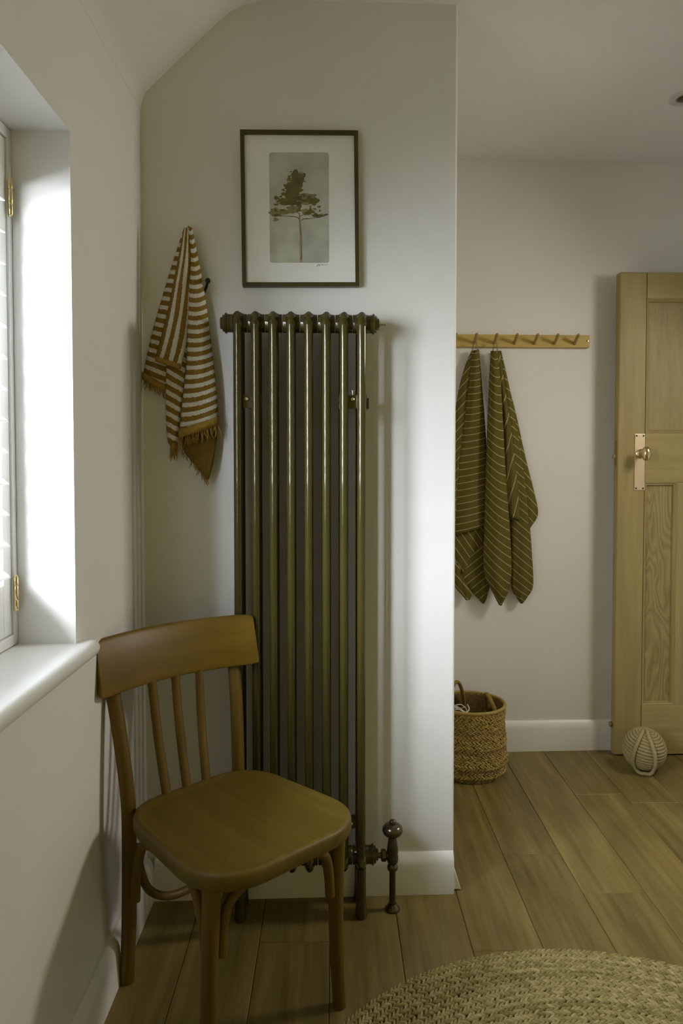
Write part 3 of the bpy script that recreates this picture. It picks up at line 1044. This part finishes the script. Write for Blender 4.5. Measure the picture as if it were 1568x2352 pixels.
pr_.lathe([(0.001, -0.0078), (0.005, -0.006), (0.0078, 0), (0.005, 0.006), (0.001, 0.0078)], 14, (tip.x, tip.y, tip.z))
pr_.obj('prong', M['black'], hk, True)

# ------------------------------------------------------------------ peg rail with two olive towels
RK = 0.035
FA = math.atan(RK)
r1 = on_wall(1350, 786, YF, RK)
rx0, rx1 = 0.36, r1.x
rail = empty('peg_rail', (rx1, yf(rx1), r1.z), FA, 'honey oak peg rail with pale pegs on the back wall', 'peg rail')
rl = rx1 - rx0
MB().box(-rl, 0, -0.018, -0.0008, -0.025, 0.025).obj('board', M['rail_oak'], rail, smooth=False, bevel=0.0015)
pegs = []
for pxp in (1322, 1276, 1230, 1184, 1138, 1092):
    p = on_wall(pxp - 4, 794, YF - 0.018, RK)
    lx = p.x - rx1
    pegs.append(p)
    m = MB().tube([(lx, -0.017, -0.010), (lx, -0.035, 0.000), (lx, -0.062, 0.017), (lx, -0.066, 0.0195)], [0.0062, 0.0060, 0.0064, 0.0045], 14)
    m.obj('peg', M['peg'], rail)
lx = pegs[-1].x - rx1 - 0.082
MB().tube([(lx, -0.017, -0.010), (lx, -0.062, 0.017), (lx, -0.066, 0.0195)], [0.0062, 0.0064, 0.0045], 14).obj('peg', M['peg'], rail)
MB().lathe([(0.005, 0), (0.005, -0.001), (0.003, -0.0015)], 12, (-0.009, -0.018, 0.002), 'y').obj('screw', M['dull_brass'], rail)


def px_slope(deg, period, cxp, bow=0.0, deg1=None, cx2=None, phase=0.0):
    return slope(deg, deg if deg1 is None else deg1, period, cxp, YF, bow, RK, phase, cx2)


OP = 0.0265
# left towel (partly behind the chimney breast)
p = pegs[5]
t2 = empty('olive_towel', (p.x, p.y - 0.03, 0.62), 0, 'pale striped olive towel on the visible peg nearest the chimney breast, partly hidden by it', 'towel', 'olive striped towels on the peg rail')
c2 = MB()
panel(c2, [(1082, 806), (1068, 840), (1052, 900), (1040, 990), (1034, 1120), (1034, 1225)], [(1092, 804), (1090, 850), (1080, 930), (1070, 1010), (1062, 1100), (1058, 1220)], YF, RK, 0.022, 0.012, px_slope(48, OP, 1070), seed=11)
panel(c2, [(1083, 806), (1078, 870), (1068, 950), (1056, 1020), (1044, 1120), (1040, 1232)], [(1098, 803), (1104, 870), (1111, 960), (1117, 1050), (1118, 1130), (1116, 1208)], YF, RK, 0.026, 0.022, px_slope(8, OP, 1085, -0.004, 14), seed=12)
panel(c2, [(1042, 1226), (1042, 1250), (1044, 1275), (1050, 1300), (1058, 1318)], [(1115, 1204), (1113, 1222), (1108, 1250), (1088, 1275), (1064, 1316)], YF, RK, 0.024, 0.010, px_slope(-55, OP, 1085), seed=13, nt_=30)
panel(c2, [(1066, 1250), (1056, 1310), (1060, 1335), (1080, 1355), (1096, 1374), (1108, 1387)], [(1116, 1215), (1117, 1270), (1120, 1315), (1124, 1345), (1118, 1370), (1112, 1387)], YF, RK, 0.020, 0.010, px_slope(38, OP, 1090), seed=14, nt_=36)
panel(c2, [(1038, 1290), (1038, 1320), (1044, 1345), (1060, 1365), (1071, 1378)], [(1056, 1300), (1060, 1325), (1072, 1345), (1082, 1362), (1077, 1377)], YF, RK, 0.024, 0.006, px_slope(-50, OP, 1060), seed=15, nt_=24)
c2.obj('cotton_cloth', M['olive'], t2, True, solid=0.003, angle=80)
MB().tube(spline([on_wall(1084, 812, YF - 0.045, RK), on_wall(1086, 796, YF - 0.05, RK), (p.x, p.y - 0.030, p.z + 0.0135), on_wall(1095, 796, YF - 0.05, RK), on_wall(1096, 812, YF - 0.045, RK)], 6), 0.0018, 8).obj('hanging_loop', M['olive_plain'], t2, True)

# right towel
p = pegs[4]
t3 = empty('olive_towel', (p.x, p.y - 0.03, 0.62), 0, 'olive towel with fine pale stripes on the second peg, not behind the wall edge', 'towel', 'olive striped towels on the peg rail')
c3 = MB()
panel(c3, [(1140, 806), (1149, 860), (1160, 940), (1172, 1030), (1186, 1110), (1198, 1170), (1210, 1214)], [(1146, 806), (1160, 860), (1183, 950), (1205, 1050), (1225, 1130), (1234, 1180), (1216, 1212)], YF, RK, 0.020, 0.010, px_slope(-48, OP, 1200), seed=21)
panel(c3, [(1146, 806), (1157, 900), (1166, 1000), (1170, 1090), (1173, 1200), (1174, 1340), (1186, 1370), (1196, 1385)], [(1149, 806), (1170, 900), (1188, 1000), (1203, 1090), (1213, 1180), (1220, 1270), (1223, 1343), (1210, 1370), (1198, 1386)], YF, RK, 0.028, 0.012, px_slope(-40, OP, 1160, 0, -42, 1200), seed=22)
panel(c3, [(1137, 806), (1146, 880), (1154, 960), (1158, 1040), (1160, 1120), (1166, 1184)], [(1146, 806), (1158, 880), (1170, 960), (1180, 1040), (1188, 1120), (1193, 1196)], YF, RK, 0.038, 0.012, px_slope(76, OP * 1.15, 1170), seed=23)
panel(c3, [(1128, 806), (1124, 880), (1120, 980), (1116, 1090), (1113, 1200), (1112, 1310), (1132, 1360), (1147, 1389)], [(1140, 806), (1148, 880), (1154, 980), (1160, 1090), (1168, 1200), (1173, 1300), (1168, 1350), (1150, 1391)], YF, RK, 0.052, 0.028, px_slope(-30, OP, 1138, -0.012, -48), seed=25, nt_=70)
c3.obj('cotton_cloth', M['olive'], t3, True, solid=0.003, angle=80)
MB().tube(spline([on_wall(1131, 812, YF - 0.045, RK), on_wall(1133, 796, YF - 0.05, RK), (p.x, p.y - 0.030, p.z + 0.0135), on_wall(1141, 796, YF - 0.05, RK), on_wall(1142, 812, YF - 0.045, RK)], 6), 0.0018, 8).obj('hanging_loop', M['olive_plain'], t3, True)


# ------------------------------------------------------------------ braid and rope generators
def leaf_template():
    rings = [(-0.62, 0.72), (0.0, 1.0), (0.62, 0.72)]
    vs_ = [(-1, 0, 0)]
    for (x, r) in rings:
        for k in range(6):
            a = 2 * PI * k / 6
            vs_.append((x, r * math.cos(a), r * math.sin(a)))
    vs_.append((1, 0, 0))
    fs_ = [(0, 1 + (k + 1) % 6, 1 + k) for k in range(6)]
    for i in range(2):
        for k in range(6):
            a, b = 1 + i * 6 + k, 1 + i * 6 + (k + 1) % 6
            fs_.append((a, b, b + 6))
            fs_.append((a, b + 6, a + 6))
    fs_ += [(19, 13 + k, 13 + (k + 1) % 6) for k in range(6)]
    return np.array(vs_), np.array(fs_)


TV, TF = leaf_template()


def np_obj(name, V, Fc, tone, mat, parent):
    me = bpy.data.meshes.new(name)
    nv, nf = len(V), len(Fc)
    me.vertices.add(nv)
    me.vertices.foreach_set('co', V.astype(np.float32).ravel())
    k = Fc.shape[1]
    me.loops.add(nf * k)
    me.loops.foreach_set('vertex_index', Fc.astype(np.int32).ravel())
    me.polygons.add(nf)
    me.polygons.foreach_set('loop_start', np.arange(nf, dtype=np.int32) * k)
    me.polygons.foreach_set('use_smooth', np.ones(nf, dtype=bool))
    me.update(calc_edges=True)
    if tone is not None:
        at = me.attributes.new('strand', 'FLOAT', 'POINT')
        at.data.foreach_set('value', tone.astype(np.float32))
    me.materials.append(mat)
    o = bpy.data.objects.new(name, me)
    COL.objects.link(o)
    o.parent = parent
    return o


def braid_ring(name, r, z, width, thick, stepl, mat, parent, up, rs, tonebase=0.5):
    """ring of plaited strands round the local z axis; up: lies flat, else stands on edge facing out"""
    n = max(8, int(2 * PI * r / stepl))
    th_ = np.repeat(np.arange(n) / n * 2 * PI, 2) + rs.normal(0, 0.10 * stepl / max(r, 0.02), 2 * n)
    side = np.tile([1.0, -1.0], n)
    th_ = th_ + (side < 0) * (PI / n)
    m = 2 * n
    tan = np.stack([-np.sin(th_), np.cos(th_), 0 * th_], 1)
    rad_ = np.stack([np.cos(th_), np.sin(th_), 0 * th_], 1)
    zz = np.tile([0, 0, 1.0], (m, 1))
    lat, nor = (rad_, zz) if up else (zz, rad_)
    lean = R(33) + rs.normal(0, 0.07, m)
    ax = tan * np.cos(lean)[:, None] - lat * (side * np.sin(lean))[:, None]
    bx = np.cross(nor, ax)
    c = rad_ * r + zz * z + lat * (side * width * 0.21)[:, None] + nor * (thick * 0.5 + rs.normal(0, thick * 0.05, m))[:, None]
    La = stepl * 1.05 * (1 + rs.normal(0, 0.08, m))
    V = (c[:, None, :] + ax[:, None, :] * (TV[None, :, 0:1] * La[:, None, None])
         + bx[:, None, :] * (TV[None, :, 1:2] * width * 0.215) + nor[:, None, :] * (TV[None, :, 2:3] * thick * 0.5))
    Fc = (TF[None] + (np.arange(m) * len(TV))[:, None, None]).reshape(-1, 3)
    tone = np.repeat(np.clip(tonebase + rs.normal(0, 0.22, m), 0, 1), len(TV))
    return np_obj(name, V.reshape(-1, 3), Fc, tone, mat, parent)


def rope(name, P, r, pitch, mat, parent, closed=True, M_=9, tone=0.5):
    """three-strand laid rope along points P"""
    P = np.array([tuple(p) for p in P])
    n = len(P)
    if closed:
        T_ = np.roll(P, -1, 0) - np.roll(P, 1, 0)
    else:
        T_ = np.gradient(P, axis=0)
    T_ /= np.linalg.norm(T_, axis=1)[:, None]
    seg = np.linalg.norm(np.roll(P, -1, 0) - P, axis=1)
    s = np.concatenate([[0], np.cumsum(seg)[:-1]])
    tot = s[-1] + (seg[-1] if closed else 0)
    ref = np.tile([0, 0, 1.0], (n, 1))
    bad = np.abs((ref * T_).sum(1)) > 0.999
    ref[bad] = (0, 1, 0)
    if not closed:
        ref = np.tile([0.0, 1.0, 0.0], (n, 1))
    a = ref - T_ * (ref * T_).sum(1)[:, None]
    a /= np.linalg.norm(a, axis=1)[:, None]
    b = np.cross(T_, a)
    q = np.arange(M_) / M_ * 2 * PI
    turns = max(1, round(tot / pitch))
    tw_ = 2 * PI * turns * s / tot
    rr_ = r * (0.86 + 0.16 * np.abs(np.cos(1.5 * (q[None, :] - tw_[:, None]))))
    V = P[:, None, :] + a[:, None, :] * (rr_ * np.cos(q))[:, :, None] + b[:, None, :] * (rr_ * np.sin(q))[:, :, None]
    i = np.arange(n if closed else n - 1)
    j = np.arange(M_)
    I, J = np.meshgrid(i, j, indexing='ij')
    I2, J2 = (I + 1) % n, (J + 1) % M_
    Fc = np.stack([I * M_ + J, I2 * M_ + J, I2 * M_ + J2, I * M_ + J2], -1).reshape(-1, 4)[:, ::-1]
    tn = np.clip(tone + 0.25 * np.cos(3 * (q[None, :] - tw_[:, None])), 0, 1)
    return np_obj(name, V.reshape(-1, 3), Fc, tn.ravel(), mat, parent)


rs = np.random.RandomState(5)

# ------------------------------------------------------------------ woven basket
BX, BY, BR, BH = 0.519, 2.795, 0.140, 0.262
bsk = empty('jute_basket', (BX, BY, 0), 0, 'round woven jute basket with two handles beside the chimney breast', 'basket')
rows = 15
for k in range(rows):
    z = 0.010 + (BH - 0.018) * k / (rows - 1)
    t = z / BH
    r = BR * (0.93 + 0.07 * min(1, t * 5) ** 0.5) * (0.985 + 0.03 * math.sin(t * 5.5 + 0.6)) - (0.010 if k == 0 else 0)
    w = 0.0205 if k != 8 else 0.019
    raised = 0.003 if k in (7, 8, 3) else 0
    braid_ring('braid_coil', r - 0.012 + raised, z, w, 0.013, 0.0125, M['jute_dark'] if k in (2, 6, 10) else M['jute'], bsk, False, rs, 0.45 + 0.15 * (k % 3 == 1))
# liner wall behind the coils, base, and rim
ln = MB()
vs_, fs_ = [], []
nn_ = 40
for (r, z) in ((BR * 0.90, 0.004), (BR - 0.014, 0.02), (BR - 0.012, BH - 0.006), (BR - 0.017, BH - 0.006), (BR - 0.019, 0.02), (0.001, 0.008)):
    for j in range(nn_):
        a = 2 * PI * j / nn_
        vs_.append((r * math.cos(a), r * math.sin(a), z))
for i in range(5):
    for j in range(nn_):
        fs_.append((i * nn_ + j, i * nn_ + (j + 1) % nn_, (i + 1) * nn_ + (j + 1) % nn_, (i + 1) * nn_ + j))
fs_.append(tuple(range(nn_)))
ln.add(vs_, fs_).obj('lining', M['jute_dark'], bsk)
rp_ = [((BR - 0.008) * math.cos(a), (BR - 0.008) * math.sin(a), BH) for a in np.linspace(0, 2 * PI, 160, endpoint=False)]
rope('rim', rp_, 0.0065, 0.03, M['jute'], bsk)


def handle(a0, a1, rise, lean):
    P = []
    for t in np.linspace(0, 1, 15):
        a = a0 + (a1 - a0) * t
        h = math.sin(PI * t) ** 0.6
        r = BR - 0.021 - lean * h
        P.append((r * math.cos(a), r * math.sin(a), BH - 0.055 + (rise + 0.055) * h))
    MB().tube(P, [(0.0115, 0.0035)] * 15, 10, flat=None).obj('handle', M['jute'], bsk)


def band(name, P, Wd, th_, mat, parent):
    """flat strap: P centre points, Wd width directions"""
    vs_, fs_ = [], []
    n = len(P)
    for i in range(n):
        p = Vector(P[i])
        t = (Vector(P[min(i + 1, n - 1)]) - Vector(P[max(i - 1, 0)])).normalized()
        w = Vector(Wd[i])
        w = (w - t * w.dot(t)).normalized()
        nrm = t.cross(w)
        for (a, b) in ((-1, -1), (0, -1.6), (1, -1), (1, 1), (0, 1.6), (-1, 1)):
            vs_.append(p + w * (a * 0.010) + nrm * (b * th_))
    for i in range(n - 1):
        for j in range(6):
            k = (j + 1) % 6
            fs_.append((i * 6 + j, i * 6 + k, (i + 1) * 6 + k, (i + 1) * 6 + j))
    fs_.append(tuple(range(6)))
    fs_.append(tuple(range((n - 1) * 6, n * 6)))
    return MB().add(vs_, fs_).obj(name, mat, parent, subsurf=1, angle=80)


for (ac, rise, lean) in ((R(115), 0.058, 0.030), (R(12), 0.030, 0.045)):
    P, Wd = [], []
    for t in np.linspace(0, 1, 17):
        a = ac + (t - 0.5) * R(52)
        h = math.sin(PI * t) ** 0.55
        r = BR - 0.0245 - lean * h
        P.append((r * math.cos(a), r * math.sin(a), BH - 0.07 + (rise + 0.07) * h))
        Wd.append((-math.cos(ac), -math.sin(ac), 0.15))
    band('handle', P, Wd, 0.0045, M['jute'], bsk)

# what lies in the basket
fl_ = MB()
vs_, fs_ = [], []
for i in range(9):
    for j in range(24):
        a = 2 * PI * j / 24
        r = (BR - 0.022) * (1 - i / 8) + 0.0005
        vs_.append((BX + r * math.cos(a), BY + r * math.sin(a), 0.185 + 0.030 * math.sin(i * 0.9) * math.sin(2 * a + i) + 0.015 * math.cos(3 * a)))
for i in range(8):
    for j in range(24):
        fs_.append((i * 24 + j, i * 24 + (j + 1) % 24, (i + 1) * 24 + (j + 1) % 24, (i + 1) * 24 + j))
fl_.add(vs_, fs_)
tag(fl_.obj('folded_cloth', M['dark_cloth'], solid=0.01), 'crumpled dark cloth lying inside the jute basket', 'cloth')
cb = MB()
rgn = random.Random(9)
for k in range(3):
    P = []
    ph = rgn.uniform(0, 6)
    for t in range(9):
        a = ph + t * 0.75
        P.append((BX - 0.050 + 0.030 * math.cos(a) + 0.008 * k, BY - 0.012 + 0.024 * math.sin(a), 0.238 + 0.010 * math.sin(a * 1.7 + k) + 0.004 * k))
    cb.tube(spline(P, 5), 0.0022, 8)
tag(cb.obj('coiled_cord', M['cable']), 'loose pale cord coiled on top inside the jute basket', 'cord')

# ------------------------------------------------------------------ rope ball door stop
q = on_floor(1480, 1762)
BRD = 0.081
bc = Vector((q.x - 0.006, 2.79, BRD + 0.0015))
ball = empty('rope_ball_doorstop', (bc.x - 0.008, bc.y, 0), -0.40, 'round pale rope ball doorstop with a rope loop in front of the oak door', 'doorstop')
RR = 0.0066
tilt = Matrix.Rotation(R(10), 3, 'Y') @ Matrix.Rotation(R(8), 3, 'X')
nr = 20
for k in range(nr):
    th_ = PI * (k + 0.5) / nr
    r = (BRD - RR) * math.sin(th_)
    z = (BRD - RR) * math.cos(th_)
    n = max(24, int(2 * PI * r / 0.0024))
    P = [tilt @ Vector((r * math.cos(a), r * math.sin(a), z)) + Vector((0, 0, bc.z)) for a in np.linspace(0, 2 * PI, n, endpoint=False)]
    rope('rope_coil', P, RR, 0.021, M['rope'], ball, tone=0.45)
MB().lathe([(0.002, -BRD + 0.011)] + [((BRD - 0.010) * math.sin(R(a)), -(BRD - 0.010) * math.cos(R(a))) for a in range(12, 170, 12)] + [(0.002, BRD - 0.011)], 24, (0, 0, bc.z)).obj('core', M['rope'], ball, angle=80)
# loop: from the crown down over the front and back up
P = []
for (u, v) in ((-2, 101), (-12, 84), (-19, 66), (-23, 48), (-24, 34), (-19, 14), (-9, 2), (2, -2), (12, 2), (20, 14), (24, 34), (23, 54), (18, 74), (10, 92), (4, 102)):
    x = (u - 0) / 610 * 1.0
    zz = (v / 101.0) * 2 * BRD
    h = zz - BRD
    rr2 = max(0.0, (BRD + 0.003) ** 2 - x * x - h * h)
    y = -math.sqrt(rr2) if rr2 > 0 else 0.0
    if v < 20:
        y = min(y, -0.052 + 0.0008 * v)
    P.append((x, y - 0.004, max(zz, 0.0085)))
rope('rope_loop', spline(P, 14), 0.0072, 0.022, M['rope'], ball, closed=False, tone=0.55)

# ------------------------------------------------------------------ braided round rug
rug = empty('braided_rug', (0.52, 1.07, 0), 0, 'round braided jute rug on the plank floor in the foreground', 'rug')
RW = 0.0188
nrg = 35
for k in range(nrg):
    r = 0.667 - RW * (k + 0.5)
    if r < 0.015:
        break
    braid_ring('braid_coil', r, 0.0015, RW, 0.0115, 0.0118, M['rug'], rug, True, rs, 0.5 + 0.26 * math.sin(k * 1.9) * math.cos(k * 0.7))
MB().lathe([(0.655, 0.0006), (0.655, 0.0035), (0.001, 0.0035)], 64).obj('backing', M['jute_dark'], rug, angle=20)

# ------------------------------------------------------------------ bentwood chair
SZ = 0.437
CA = math.atan2(-0.733, 0.68)            # facing direction
chair = empty('dining_chair', (-0.201, 1.548, 0), CA - PI / 2, 'brown wooden bentwood chair with spindle back standing by the window sill', 'chair')
# local frame: +y forward (facing), +x to the sitter's right ... chair's left-in-photo side is -x after rotation
fwv = Vector((math.cos(CA), math.sin(CA)))


def seat_outline(grow=0.0, n=14):
    fwid, bwid, v0, v1, rc = 0.198 + grow, 0.168 + grow, -0.198 - grow, 0.188 + grow, 0.108 + grow
    corners = [(-bwid, v0, 0.10 + grow), (bwid, v0, 0.10 + grow), (fwid, v1, rc), (-fwid, v1, rc)]
    P = []
    for i, (x, y, r) in enumerate(corners):
        c = Vector((x, y))
        a = Vector(corners[i - 1][:2])
        b = Vector(corners[(i + 1) % 4][:2])
        da, db = (a - c).normalized(), (b - c).normalized()
        s, e_ = c + da * r, c + db * r
        for k in range(n + 1):
            t = k / n
            P.append(s * (1 - t) ** 2 + c * 2 * t * (1 - t) * 1.0 + e_ * t * t)
    # gently bowed front edge and sides
    out = []
    for p in P:
        y = p.y
        if y > 0:
            y += 0.020 * max(0, 1 - (p.x / fwid) ** 2) * (y / v1)
        out.append((p.x * (1 + 0.05 * max(0, 1 - (p.y / v1) ** 2)), y))
    return out


st = MB()
O0 = seat_outline()
no = len(O0)
lay = [(0.955, -0.034), (0.985, -0.033), (1.0, -0.026), (1.0, -0.008), (0.99, -0.002), (0.965, 0.0), (0.93, -0.001), (0.90, -0.006), (0.87, -0.0075), (0.6, -0.0105), (0.25, -0.012)]
vs_, fs_ = [], []
for (k, z) in lay:
    for (x, y) in O0:
        vs_.append((x * k, y * k, SZ + z))
for i in range(len(lay) - 1):
    for j in range(no):
        fs_.append((i * no + j, i * no + (j + 1) % no, (i + 1) * no + (j + 1) % no, (i + 1) * no + j))
fs_.append(tuple(range(no)))
fs_.append(tuple(range((len(lay) - 1) * no, len(lay) * no)))
st.add(vs_, fs_).obj('seat', M['chair_seat'], chair, angle=50)

# legs
FLX, FLY = 0.158, 0.136
for s in (-1, 1):
    P = spline([(s * FLX, FLY, SZ - 0.030), (s * (FLX + 0.001), FLY - 0.003, 0.33), (s * (FLX + 0.004), FLY - 0.008, 0.18), (s * (FLX + 0.012), FLY - 0.006, 0.0)], 6)
    n = len(P)
    MB().tube(P, [0.0185 - 0.004 * (i / (n - 1)) for i in range(n)], 16).obj('leg', M['chair'], chair)
BKX, BKY = 0.146, -0.208
posts = {}
for s in (-1, 1):
    pts_ = [(s * 0.128, -0.258, 0.0), (s * 0.138, -0.226, 0.16), (s * 0.145, -0.208, 0.34), (s * 0.147, -0.209, 0.45), (s * 0.155, -0.226, 0.58), (s * 0.163, -0.250, 0.70), (s * 0.167, -0.263, 0.765)]
    P = spline(pts_, 5)
    n = len(P)
    MB().tube(P, [(0.0165, 0.0135) if i > 8 else (0.0165, 0.0150) for i in range(n)], 12, flat=(1, 0, 0)).obj('rear_leg', M['chair'], chair)
# curved top rail, front face hollow towards the sitter
rr_ = MB()
nx, hz0, hz1 = 21, 0.676, 0.797
vs_, fs_ = [], []
hw2 = 0.208
sect = [(0.0, 0.0), (0.06, -0.004), (0.94, -0.004), (1.0, 0.0), (1.0, 0.011), (0.94, 0.015), (0.06, 0.015), (0.0, 0.011)]
for i in range(nx):
    u = -1 + 2 * i / (nx - 1)
    x = hw2 * u
    curve = -0.046 * (1 - u * u)
    endk = 1 - 0.05 * max(0, (abs(u) - 0.92) / 0.08) ** 2
    for (h, d) in sect:
        z = hz0 + (hz1 - hz0) * ((h - 0.5) * endk + 0.5)
        yb = -0.210 - 0.24 * (z - 0.66) + curve
        vs_.append((x, yb - d + 0.012, z))
m8 = len(sect)
for i in range(nx - 1):
    for j in range(m8):
        k = (j + 1) % m8
        fs_.append((i * m8 + j, i * m8 + k, (i + 1) * m8 + k, (i + 1) * m8 + j))
fs_.append(tuple(range(m8)))
fs_.append(tuple(range((nx - 1) * m8, nx * m8)))
rr_.add(vs_, fs_).obj('top_rail', M['chair_rail'], chair, angle=40, bevel=0.002)
for u in (-1, 0, 1):
    x0, x1 = u * 0.052 + 0.008, u * 0.064
    uu = x1 / hw2
    p0 = Vector((x0, -0.190, SZ - 0.014))
    p1 = Vector((x1, -0.210 - 0.24 * 0.03 - 0.046 * (1 - uu * uu) + 0.008, 0.692))
    P = [p0.lerp(p1, t / 6) + Vector((0, -0.006 * math.sin(PI * t / 6), 0)) for t in range(7)]
    MB().tube(P, [(0.0118 - 0.0010 * t / 6, 0.0075) for t in range(7)], 12, flat=(1, 0, 0)).obj('spindle', M['chair'], chair)
# bentwood braces: arches between legs on the front and both sides
def arch(p0, p1, zlow, ztop, r=0.0105, bow=0.0):
    p0, p1 = Vector((*p0, 0)), Vector((*p1, 0))
    d = p1 - p0
    nrm = Vector((-d.y, d.x, 0)).normalized()
    P = []
    for (t, z, o) in ((0.065, zlow - 0.005, 0), (0.075, zlow + 0.045, 0), (0.105, zlow + 0.083, 0.3), (0.18, ztop - 0.024, 0.6), (0.32, ztop - 0.008, 0.9), (0.5, ztop - 0.004, 1.0), (0.68, ztop - 0.008, 0.9), (0.82, ztop - 0.024, 0.6), (0.895, zlow + 0.083, 0.3), (0.925, zlow + 0.045, 0), (0.935, zlow - 0.005, 0)):
        P.append(p0 + d * t + nrm * (bow * o) + Vector((0, 0, z)))
    P = spline(P, 5)
    MB().tube(P, r, 12).obj('brace', M['chair'], chair)
arch((-FLX, FLY), (FLX, FLY), 0.265, SZ - 0.046)
arch((-BKX, BKY + 0.008), (-FLX, FLY), 0.235, SZ - 0.046)
arch((FLX, FLY), (BKX, BKY + 0.008), 0.235, SZ - 0.046)
# hanging hoop between the rear legs
P = spline([(-0.128, -0.205, 0.335), (-0.122, -0.205, 0.285), (-0.100, -0.208, 0.225), (-0.055, -0.212, 0.188), (0, -0.214, 0.178), (0.055, -0.212, 0.188), (0.100, -0.208, 0.225), (0.122, -0.205, 0.285), (0.128, -0.205, 0.335)], 6)
MB().tube(P, 0.0095, 12).obj('stretcher', M['chair'], chair)
